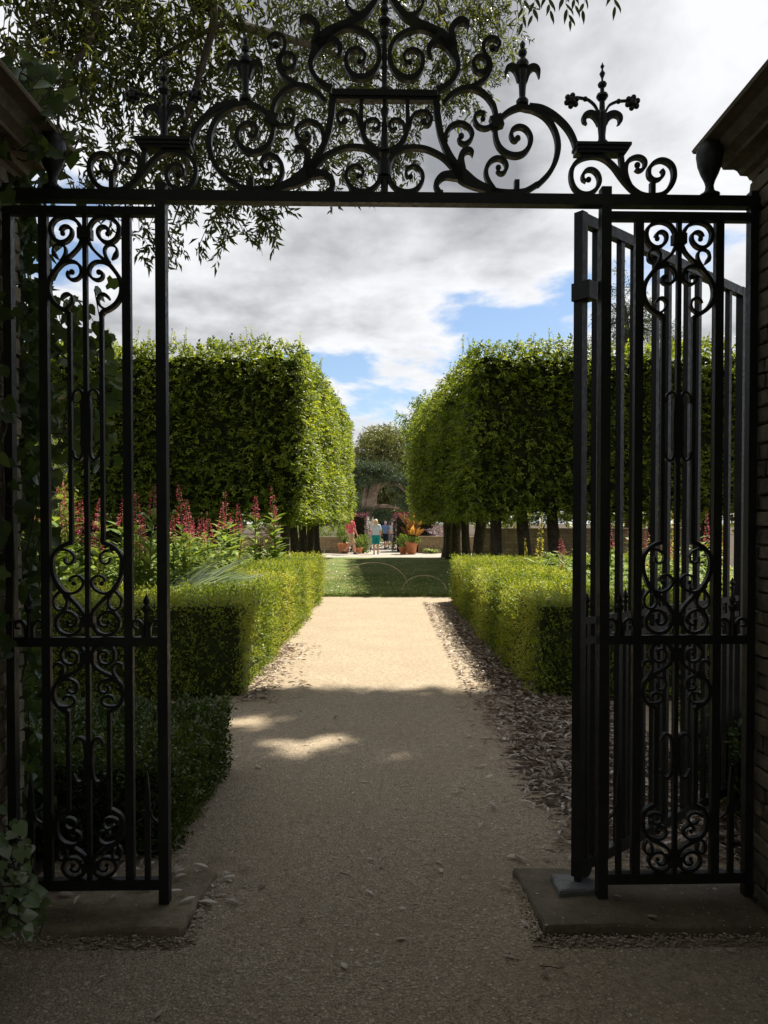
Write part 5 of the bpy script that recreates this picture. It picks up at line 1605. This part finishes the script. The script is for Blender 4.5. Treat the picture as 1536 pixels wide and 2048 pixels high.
# blue cedar behind the right hedge
Ye = 30.0
eb = at(1265, 1085, Ye)
bl = []
for px, py, rx in ((1238, 545, .35), (1245, 580, .7), (1262, 615, 1.0), (1225, 640, .9), (1290, 640, 1.1), (1250, 670, 1.4), (1315, 660, .9), (1340, 690, 1.0), (1190, 690, .8), (1300, 600, .5)):
    q = at(px, py, Ye + random.uniform(-.8, .8)); bl.append((*q, rx, rx, .28))
big_tree('blue_cedar', 'feathery dark conifer rising behind the right stilt hedge, seen through the gate bars', (eb.x, eb.y, 0),
         ([(eb.x, eb.y, 0), (eb.x, eb.y, 6), tuple(at(1248, 620, Ye)), tuple(at(1236, 530, Ye))], [.35, .24, .12, .02]),
         [([tuple(at(1250, 640, Ye)), tuple(at(px, py, Ye))], [.06, .015]) for px, py in ((1200, 655), (1300, 640), (1330, 675), (1215, 600), (1285, 590))], bl, 1500, CEDAR, BARK, .12, .2, .5, -.1)
# wooded backdrop beyond the garden
bl = []
for k in range(46):
    x = random.uniform(-60, 60); bl.append((x, random.uniform(92, 110), random.uniform(1, 5.2), random.uniform(2.5, 4)))
c = blob_points(bl, 9000, .25)
V, Fc = leaves(c, rng.normal(0, 1, (9000, 3)), rng.normal(0, .7, (9000, 3)) + np.array([0, -.5, .6]), rng.uniform(.5, 1.1, 9000), rng.uniform(.4, .8, 9000))
tag(put('distant_woodland', V, Fc, OAK, tint=tints(9000, 4), origin=(0, 95, 0)), 'distant mass of dark trees beyond the garden', 'trees', kind='stuff')

# ------------------------------------------------------------------ people
SKIN = simple('skin', (0.58, 0.33, 0.23), .55, .08, 20, 0, 60, .35)
def cloth(name, col): return simple(name, col, .85, .12, 25, .15, 120, .15)
SHOE = simple('dark_shoe', (0.03, 0.028, 0.026), .6)
def capsule(m, p, q, r1, r2, n=12, sx=1.0, sy=1.0):
    p, q = Vector(p), Vector(q); ax = q - p; L = max(ax.length, 1e-5)
    prof = []
    for a in np.linspace(-math.pi / 2, 0, 5)[:-1]: prof.append((r1 * math.sin(a), max(.0005, r1 * math.cos(a))))
    prof.append((0, r1)); prof.append((L, r2))
    for a in np.linspace(0, math.pi / 2, 5)[1:]: prof.append((L + r2 * math.sin(a), max(.0005, r2 * math.cos(a))))
    m.lathe(prof, p, n, ax.normalized())
def remeshed(name, parts, mat, parent, xf, voxel=.012, cut=None):
    """one continuous surface grown from tapered limbs"""
    m = MB()
    for a in parts:
        if a[0] == 'e':                      # ellipsoid: centre, radii
            _, c, r_ = a
            vs, fs = [], []
            nn, mm = 14, 9
            for i in range(mm + 1):
                th = math.pi * i / mm
                for k in range(nn):
                    ph = 2 * math.pi * k / nn
                    s_ = max(math.sin(th), .01)
                    vs.append((c[0] + r_[0] * s_ * math.cos(ph), c[1] + r_[1] * s_ * math.sin(ph), c[2] + r_[2] * math.cos(th)))
            for i in range(mm):
                for k in range(nn):
                    k2 = (k + 1) % nn
                    fs.append((i * nn + k, (i + 1) * nn + k, (i + 1) * nn + k2, i * nn + k2))
            fs.append(tuple(range(nn))); fs.append(tuple(mm * nn + k for k in range(nn - 1, -1, -1)))
            m.add(vs, fs)
        else:
            capsule(m, *a)
    me = mesh_np(name, m.v, m.f, None)
    o = bpy.data.objects.new(name, me); COL.objects.link(o)
    rm = o.modifiers.new('r', 'REMESH'); rm.mode = 'VOXEL'; rm.voxel_size = voxel
    sm = o.modifiers.new('s', 'SMOOTH'); sm.factor = .5; sm.iterations = 3
    dg = bpy.context.evaluated_depsgraph_get()
    me2 = bpy.data.meshes.new_from_object(o.evaluated_get(dg))
    bpy.data.objects.remove(o); bpy.data.meshes.remove(me)
    me2.name = name
    if cut is not None:
        bm = bmesh.new(); bm.from_mesh(me2)
        for co, no in cut:
            bmesh.ops.bisect_plane(bm, geom=bm.verts[:] + bm.edges[:] + bm.faces[:], plane_co=co, plane_no=no, clear_outer=True)
        bm.to_mesh(me2); bm.free()
    me2.materials.clear(); me2.materials.append(mat)
    me2.polygons.foreach_set('use_smooth', np.ones(len(me2.polygons), dtype=bool))
    ob = new_obj(name, me2, parent)
    ob.matrix_local = xf
    return ob

def person(label, pos, H, yaw, shirt, shorts, hair, hair_len, female, walk, knee=0.30, extras=None, voxel=.012):
    t = thing('person', label, 'person', pos)
    s = H / 1.75
    xf = Matrix.Rotation(yaw, 4, 'Z') @ Matrix.Diagonal((s, s, s, 1))
    sh = .165 if female else .195           # shoulder half width
    hp = .10 if female else .095
    # joints, facing +Y
    st = .24 * walk
    hipL, hipR = Vector((-hp, 0, .92)), Vector((hp, 0, .92))
    kL, kR = Vector((-hp * 1.0, st * .75 + .02, .50)), Vector((hp * 1.0, -st * .35 + .02, .49))
    aL, aR = Vector((-hp * .95, st * 1.15 - .02, .09)), Vector((hp * .95, -st * 1.7 - .02, .09 + .07 * walk))
    sL, sR = Vector((-sh, 0, 1.43)), Vector((sh, 0, 1.43))
    eL, eR = Vector((-sh - .07, -st * .45 - .03, 1.15)), Vector((sh + .07, st * .35 - .03, 1.15))
    wL, wR = Vector((-sh - .05, -st * .35 + .06, .91)), Vector((sh + .05, st * .45 + .06, .91))
    head = (0, .02, 1.645)
    def hand(w, e, sd):
        out = []
        d = (w - e).normalized()
        side = Vector((0, 1, 0)); side = (side - d * side.dot(d)).normalized()
        p2 = w + d * .085
        out.append((tuple(w), tuple(p2), .026, .030, 8))
        for k, (o_, ln) in enumerate(((-.028, .062), (-.009, .075), (.01, .07), (.028, .055))):
            b = p2 + side * o_
            c_ = b + d * ln * .55 + Vector((-sd * .006, 0, 0)); e_ = c_ + d * ln * .45 + Vector((-sd * .018, 0, 0))
            out.append((tuple(b), tuple(c_), .0095, .009, 6)); out.append((tuple(c_), tuple(e_), .009, .0075, 6))
        b = w + d * .03 + side * .028
        c_ = b + d * .035 + side * .028
        out.append((tuple(b), tuple(c_), .0115, .010, 6)); out.append((tuple(c_), tuple(c_ + d * .03 + side * .004), .010, .008, 6))
        return out
    body = [
        ('e', head, (.078, .097, .118)), ((0, .0, 1.47), (0, .01, 1.58), .058, .054), ((0, .03, 1.56), (0, .075, 1.575), .05, .035),
        ('e', (0, .118, 1.635), (.014, .022, .022)), ('e', (-.078, .01, 1.64), (.012, .025, .033)), ('e', (.078, .01, 1.64), (.012, .025, .033)),
        ('e', (0, .1, 1.59), (.028, .016, .01)), ('e', (0, .088, 1.675), (.06, .022, .014)),
        ('e', (0, 0, 1.30), (sh * .86, .115, .2)), ('e', (0, .005, 1.10), (.14 if female else .15, .11, .16)), ('e', (0, 0, .96), (.17 if female else .16, .125, .13)),
        (tuple(sL + Vector((.06, 0, .01))), tuple(sR + Vector((-.06, 0, .01))), .075, .075),
        (tuple(sL), tuple(eL), .052, .041), (tuple(eL), tuple(wL), .041, .028), (tuple(sR), tuple(eR), .052, .041), (tuple(eR), tuple(wR), .041, .028),
        (tuple(hipL), tuple(kL), .088, .058), (tuple(kL), tuple(kL.lerp(aL, .35)), .055, .057), (tuple(kL.lerp(aL, .35)), tuple(aL), .057, .036),
        (tuple(hipR), tuple(kR), .088, .058), (tuple(kR), tuple(kR.lerp(aR, .35)), .055, .057), (tuple(kR.lerp(aR, .35)), tuple(aR), .057, .036)]
    body += hand(wL, eL, -1) + hand(wR, eR, 1)
    remeshed('body', body, SKIN, t, xf, voxel)
    # clothes
    sl = .62
    shirt_p = [('e', (0, 0, 1.31), (sh * .95, .135, .21)), ('e', (0, .005, 1.12), (.172 if female else .178, .14, .17)), ('e', (0, 0, .99), (.195 if female else .182, .148, .12)),
               (tuple(sL + Vector((.06, 0, .008))), tuple(sR + Vector((-.06, 0, .008))), .086, .086),
               (tuple(sL), tuple(sL.lerp(eL, sl)), .08, .07), (tuple(sR), tuple(sR.lerp(eR, sl)), .08, .07)]
    remeshed('shirt', shirt_p, shirt, t, xf, voxel, [((0, 0, .93), (0, 0, -1)), ((0, 0, 1.525), (0, 0, 1))])
    kz = knee
    def upto(h_, k_): return k_.lerp(h_, .0)
    short_p = [('e', (0, 0, .95), (.195 if female else .18, .15, .12)), (tuple(hipL), tuple(hipL.lerp(kL, 1.0 - kz * .2)), .112, .092), (tuple(hipR), tuple(hipR.lerp(kR, 1.0 - kz * .2)), .112, .092)]
    zc = .52 if kz > .2 else .46
    remeshed('shorts', short_p, shorts, t, xf, voxel, [((0, 0, zc), (0, 0, -1)), ((0, 0, 1.02), (0, 0, 1))])
    for a_ in (aL, aR):
        m_ = [((a_.x, a_.y - .05, a_.z - .045), (a_.x, a_.y + .13, a_.z - .055), .042, .036), ((a_.x, a_.y - .03, a_.z - .03), (a_.x, a_.y + .02, a_.z), .045, .04), ((a_.x, a_.y + .12, a_.z - .055), (a_.x, a_.y + .16, a_.z - .055), .036, .03)]
        remeshed('shoe', m_, SHOE, t, xf, .01)
    hair_p = [('e', (0, .0, 1.672), (.09, .102, .108))]
    if hair_len > 0:
        hair_p += [((0, -.06, 1.66), (0, -.085, 1.66 - hair_len), .085, .05), ((-.05, -.05, 1.64), (-.06, -.07, 1.66 - hair_len * .8), .05, .035), ((.05, -.05, 1.64), (.06, -.07, 1.66 - hair_len * .8), .05, .035)]
        cuts = [((0, .055, 1.66), (0, 1, -.35))]
    else:
        cuts = [((0, .05, 1.665), (0, .9, -.75)), ((0, 0, 1.60), (0, 0, -1))]
    remeshed('hair', hair_p, hair, t, xf, voxel, cuts)
    for nm, pr, mt in (extras or []):
        remeshed(nm, pr, mt, t, xf, voxel)
    return t
wp = at(752, 1107, 36.3); mp_ = at(702, 1107, 36.0)
BLOND = simple('blond_hair', (0.62, 0.45, 0.24), .5, .25, 60); GREYH = simple('grey_hair', (0.3, 0.26, 0.23), .6, .25, 60); DARKH = simple('dark_hair', (0.05, 0.035, 0.025), .5, .25, 60)
person('blond woman in a pale blue T-shirt and teal shorts seen from behind', (wp.x, wp.y, .004), 1.69, R(4), cloth('pale_blue_cotton', (0.55, 0.66, 0.78)), cloth('teal_cotton', (0.01, 0.24, 0.24)), BLOND, .2, True, .12, .3)
person('man in a pink shirt and beige shorts walking to the right', (mp_.x, mp_.y, .004), 1.86, R(-58), cloth('pink_cotton', (0.68, 0.13, 0.16)), cloth('beige_cotton', (0.48, 0.34, 0.22)), GREYH, 0, False, 1.0, .3)
bp = at(771, 1103, 43.5)
navy = cloth('navy_cotton', (0.02, 0.03, 0.045))
person('visitor in a blue shirt and dark shorts in the opening beyond the woman', (bp.x, bp.y, .004), 1.62, R(-20), cloth('blue_cotton', (0.16, 0.24, 0.42)), navy, simple('pale_hat', (0.6, 0.5, 0.5), .8), 0, False, .4, .3,
       [('bag', [((.2, -.02, .98), (.2, -.02, 1.08), .07, .06)], cloth('brown_bag', (0.35, 0.14, 0.09)))], .02)
bp = at(739, 1103, 42.5)
person('visitor in a red top and dark trousers mostly hidden behind the woman', (bp.x, bp.y, .004), 1.58, R(10), cloth('red_cotton', (0.3, 0.03, 0.04)), navy, DARKH, .1, True, .1, .1, None, .02)
bp = at(780, 1103, 45.5)
person('visitor in pale clothes right of the one in the blue shirt', (bp.x, bp.y, .004), 1.6, R(25), cloth('pale_cotton', (0.5, 0.48, 0.46)), cloth('grey_trousers', (0.2, 0.2, 0.21)), DARKH, .1, True, .3, .1, None, .02)

# ------------------------------------------------------------------ dead leaves and gravel
dry_m = []
for k in range(8):
    w = random.uniform(.2, .42); n = 6; curl = random.uniform(-.25, .35); tw_ = random.uniform(-.6, .6)
    V = [(0, 0, 0.01)]
    for q in range(1, n):
        t_ = q / n; hw = w * .5 * math.sin(math.pi * t_ ** .85) ** .8
        zc = 0.10 * math.sin(math.pi * t_) * (1 if curl > 0 else .4) + .02
        a = tw_ * (t_ - .5)
        lift = abs(curl) * hw * 1.3
        V += [(t_, hw * math.cos(a), zc + lift + hw * math.sin(a)), (t_, 0, zc - (.03 if curl > 0 else -.05)), (t_, -hw * math.cos(a), zc + lift - hw * math.sin(a))]
    V.append((1, 0, 0.05 + max(0, curl) * .2))
    Fc = [(0, 2, 1), (0, 3, 2)]
    for q in range(n - 2):
        b = 1 + 3 * q; Fc += [(b, b + 1, b + 4, b + 3), (b + 1, b + 2, b + 5, b + 4)]
    b = 1 + 3 * (n - 2); Fc += [(b, b + 1, len(V) - 1), (b + 1, b + 2, len(V) - 1)]
    dry_m.append((V, Fc))
dry_meshes = [mesh_np('dry_leaf', V, Fc, DRY, True, np.full(len(V), tn)) for V, Fc in dry_m for tn in (.1, .45, .75, .97)]
def drop_leaf(x, y, z, s, label, group, pale=False):
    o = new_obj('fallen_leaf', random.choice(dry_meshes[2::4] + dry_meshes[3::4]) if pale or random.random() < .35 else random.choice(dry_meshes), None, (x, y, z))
    o.rotation_euler = (random.uniform(-.25, .25), random.uniform(-.3, .15), random.uniform(0, 6.28))
    o.scale = (s, s * random.uniform(.8, 1.2), s)
    return tag(o, label, 'leaf', group)
for px, py, s, lb in ((693, 1952, .05, 'pale dead leaf lying on the gravel near the bottom centre'), (747, 1800, .05, 'dead leaf on the gravel in the middle of the path, before the gate line'), (1003, 1922, .07, 'dead leaf lying on the earth below the right footing'), (955, 1664, .07, 'dead leaf on the path left of the open gate'), (514, 1787, .05, 'dead leaf on the gravel beside the left footing'), (1060, 1868, .05, 'dead leaf at the broken corner of the right footing'),
                      (788, 1890, .05, 'small dead leaf on the gravel below the middle of the gate'), (1040, 1722, .07, 'dead leaf on the path just above the right footing'), (880, 1745, .05, 'dead leaf on the gravel right of the middle of the path')):
    p = at(px, py, CAMH * F / (py - HORIZON))
    drop_leaf(p.x, p.y, 0.006, s, lb, 'fallen leaves on the open path')
for k in range(40):
    y = random.uniform(2.3, 6.6)
    drop_leaf(random.uniform(-1.0, .8), y, .006, random.uniform(.035, .06), 'dead leaf scattered on the shaded gravel path', 'fallen leaves on the open path')
for k in range(165):
    y = random.uniform(3.25, 6.9); x = 1.55 - min(random.expovariate(2.6), .95) if random.random() < .75 else random.uniform(.8, 1.9)
    drop_leaf(x, y, random.uniform(.005, .03), random.uniform(.05, .085), 'dead leaf in the drift along the right edge of the path', 'fallen leaves drifted on the right')
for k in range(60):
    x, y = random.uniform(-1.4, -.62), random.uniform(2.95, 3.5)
    drop_leaf(x, y, (.056 if y < 3.2 and x < -.74 else .006) + random.uniform(0, .015), random.uniform(.05, .09), 'dead leaf heaped below the left gate panel', 'fallen leaves below the left panel', random.random() < .6)  # mostly paler leaf colours, making up for the dim light here
for k in range(5):
    drop_leaf(random.uniform(.75, 1.4), random.uniform(2.8, 3.2), .06, random.uniform(.04, .06), 'dead leaf lying on the right stone footing', 'fallen leaves on the right footing')
n = 14000
y = 3.3 + 11.0 * rng.uniform(0, 1, n) ** .9
x = 1.50 - np.minimum(rng.exponential(.20, n), .72)
sel = y < 6.6
x[sel] = 1.85 - 1.0 * rng.uniform(0, 1, sel.sum()) ** 1.25 + rng.normal(0, .07, sel.sum())
n2 = 500
y = np.concatenate([y, rng.uniform(6.4, 9.5, n2)]); x = np.concatenate([x, -1.25 + np.minimum(rng.exponential(.12, n2), .5)]); n += n2
P = np.column_stack([x, y, rng.uniform(.004, .03, n)])
a = rng.uniform(0, 6.28, n)
V, Fc = leaves(P, np.column_stack([np.cos(a), np.sin(a), rng.normal(0, .2, n)]), np.column_stack([rng.normal(0, .35, n), rng.normal(0, .35, n), np.ones(n)]), rng.uniform(.045, .09, n), rng.uniform(.014, .03, n), .12, -.03)
nl_ = 420
P2 = np.column_stack([rng.uniform(-2, 2.4, nl_), rng.uniform(15.8, 31, nl_), np.full(nl_, .05)])
a2 = rng.uniform(0, 6.28, nl_)
V2, F2 = leaves(P2, np.column_stack([np.cos(a2), np.sin(a2), rng.normal(0, .3, nl_)]), np.column_stack([rng.normal(0, .5, nl_), rng.normal(0, .5, nl_), np.ones(nl_)]), rng.uniform(.05, .09, nl_), rng.uniform(.025, .045, nl_), .12, -.03)
tag(put('lawn_leaf_litter', V2, F2, DRY, tint=np.repeat(rng.uniform(.4, 1, nl_), 4), origin=(0, 20, 0)), 'small pale fallen leaves dotted over the lawn', 'leaves', kind='stuff')
tag(put('leaf_litter', V, Fc, DRY, tint=np.repeat(rng.beta(1.6, 1.6, n), 4), origin=(1.3, 8, 0)), 'litter of small dead leaves along the hedge feet and path edges', 'leaves', kind='stuff')
# twigs on the path
for px, py, L, lb in ((1455, 1905, .10, 'thin dry twig on the earth below the right footing'), (1080, 1945, .08, 'thin twig on the gravel right of centre near the bottom'), (680, 1755, .06, 'short twig lying across the gravel left of centre')):
    p = at(px if px < 1400 else 1065, py, CAMH * F / (py - HORIZON)); a = random.uniform(-.8, .8)
    m = MB(); m.tube([(p.x, p.y, .006), (p.x + L * .5 * math.cos(a), p.y + L * .5 * math.sin(a), .009), (p.x + L * math.cos(a), p.y + L * math.sin(a), .006)], [.002, .0018, .001], 5)
    tag(m.put('twig', BARK), lb, 'twig', 'twigs on the path')

# loose pebbles on the near path
n = 120000
yy = 1.9 + 5.2 * rng.uniform(0, 1, n) ** 1.7
xx = rng.uniform(-1.45, 1.45, n)
# bare trodden patches carry fewer stones
patch = np.sin(xx * 3.1 + 1.2 * np.sin(yy * 1.7)) + np.sin(yy * 2.6 + xx * 1.3) + .7 * np.sin(xx * 7 + yy * 5)
keep = rng.uniform(0, 1, n) < np.clip(.75 - .28 * patch, .12, 1)
inb = ((xx > .6) & (yy > 2.74) & (yy < 3.22)) | ((xx < -.74) & (yy > 2.73) & (yy < 3.2)) 
keep &= ~(inb & (rng.uniform(0, 1, len(xx)) > .06))
zz = np.where(inb, .054, 0.0)[keep]; xx, yy = xx[keep], yy[keep]
# stones banked against the footings
for (x0_, x1_, y0_, y1_) in ((.585, 1.46, 2.745, 3.22), (-1.46, -.735, 2.73, 3.2)):
    kk = 5200
    e_ = rng.uniform(0, 1, kk) < .62
    dd = np.abs(rng.normal(0, .03, kk))
    bx_ = np.where(e_, rng.uniform(x0_, x1_, kk), (x0_ - dd) if x0_ > 0 else (x1_ + dd))
    by_ = np.where(e_, y0_ - dd, rng.uniform(y0_, y1_, kk))
    xx = np.concatenate([xx, bx_]); yy = np.concatenate([yy, by_]); zz = np.concatenate([zz, np.clip(.032 - dd * .7, 0, 1) * rng.uniform(0, 1, kk)])
n = len(xx)
sz = rng.gamma(3, .0009, n) + .0014
octv = np.array([(1, 0, 0), (0, 1, 0), (-1, 0, 0), (0, -1, 0), (0, 0, .32), (0, 0, -.4)])
octf = np.array([(0, 1, 4), (1, 2, 4), (2, 3, 4), (3, 0, 4)])          # undersides are bedded in the path
a = rng.uniform(0, 6.28, n); ca, sa = np.cos(a), np.sin(a)
ov_ = octv[None] * (1 + rng.uniform(-.3, .3, (n, 6, 1))) * sz[:, None, None] * np.array([1.15, .85, 1])
V = np.empty((n, 6, 3))
V[..., 0] = ov_[..., 0] * ca[:, None] - ov_[..., 1] * sa[:, None] + xx[:, None]
V[..., 1] = ov_[..., 0] * sa[:, None] + ov_[..., 1] * ca[:, None] + yy[:, None]
V[..., 2] = ov_[..., 2] + (sz * .16 + zz)[:, None]
Fc = (np.arange(n)[:, None, None] * 6 + octf[None]).reshape(-1, 3)
tag(put('path_pebbles', V.reshape(-1, 3), Fc, PEBBLE, smooth=True, tint=np.repeat(rng.beta(2, 2.2, n), 6), origin=(0, 3, 0)), 'loose small pebbles covering the near gravel path', 'pebbles', kind='stuff')
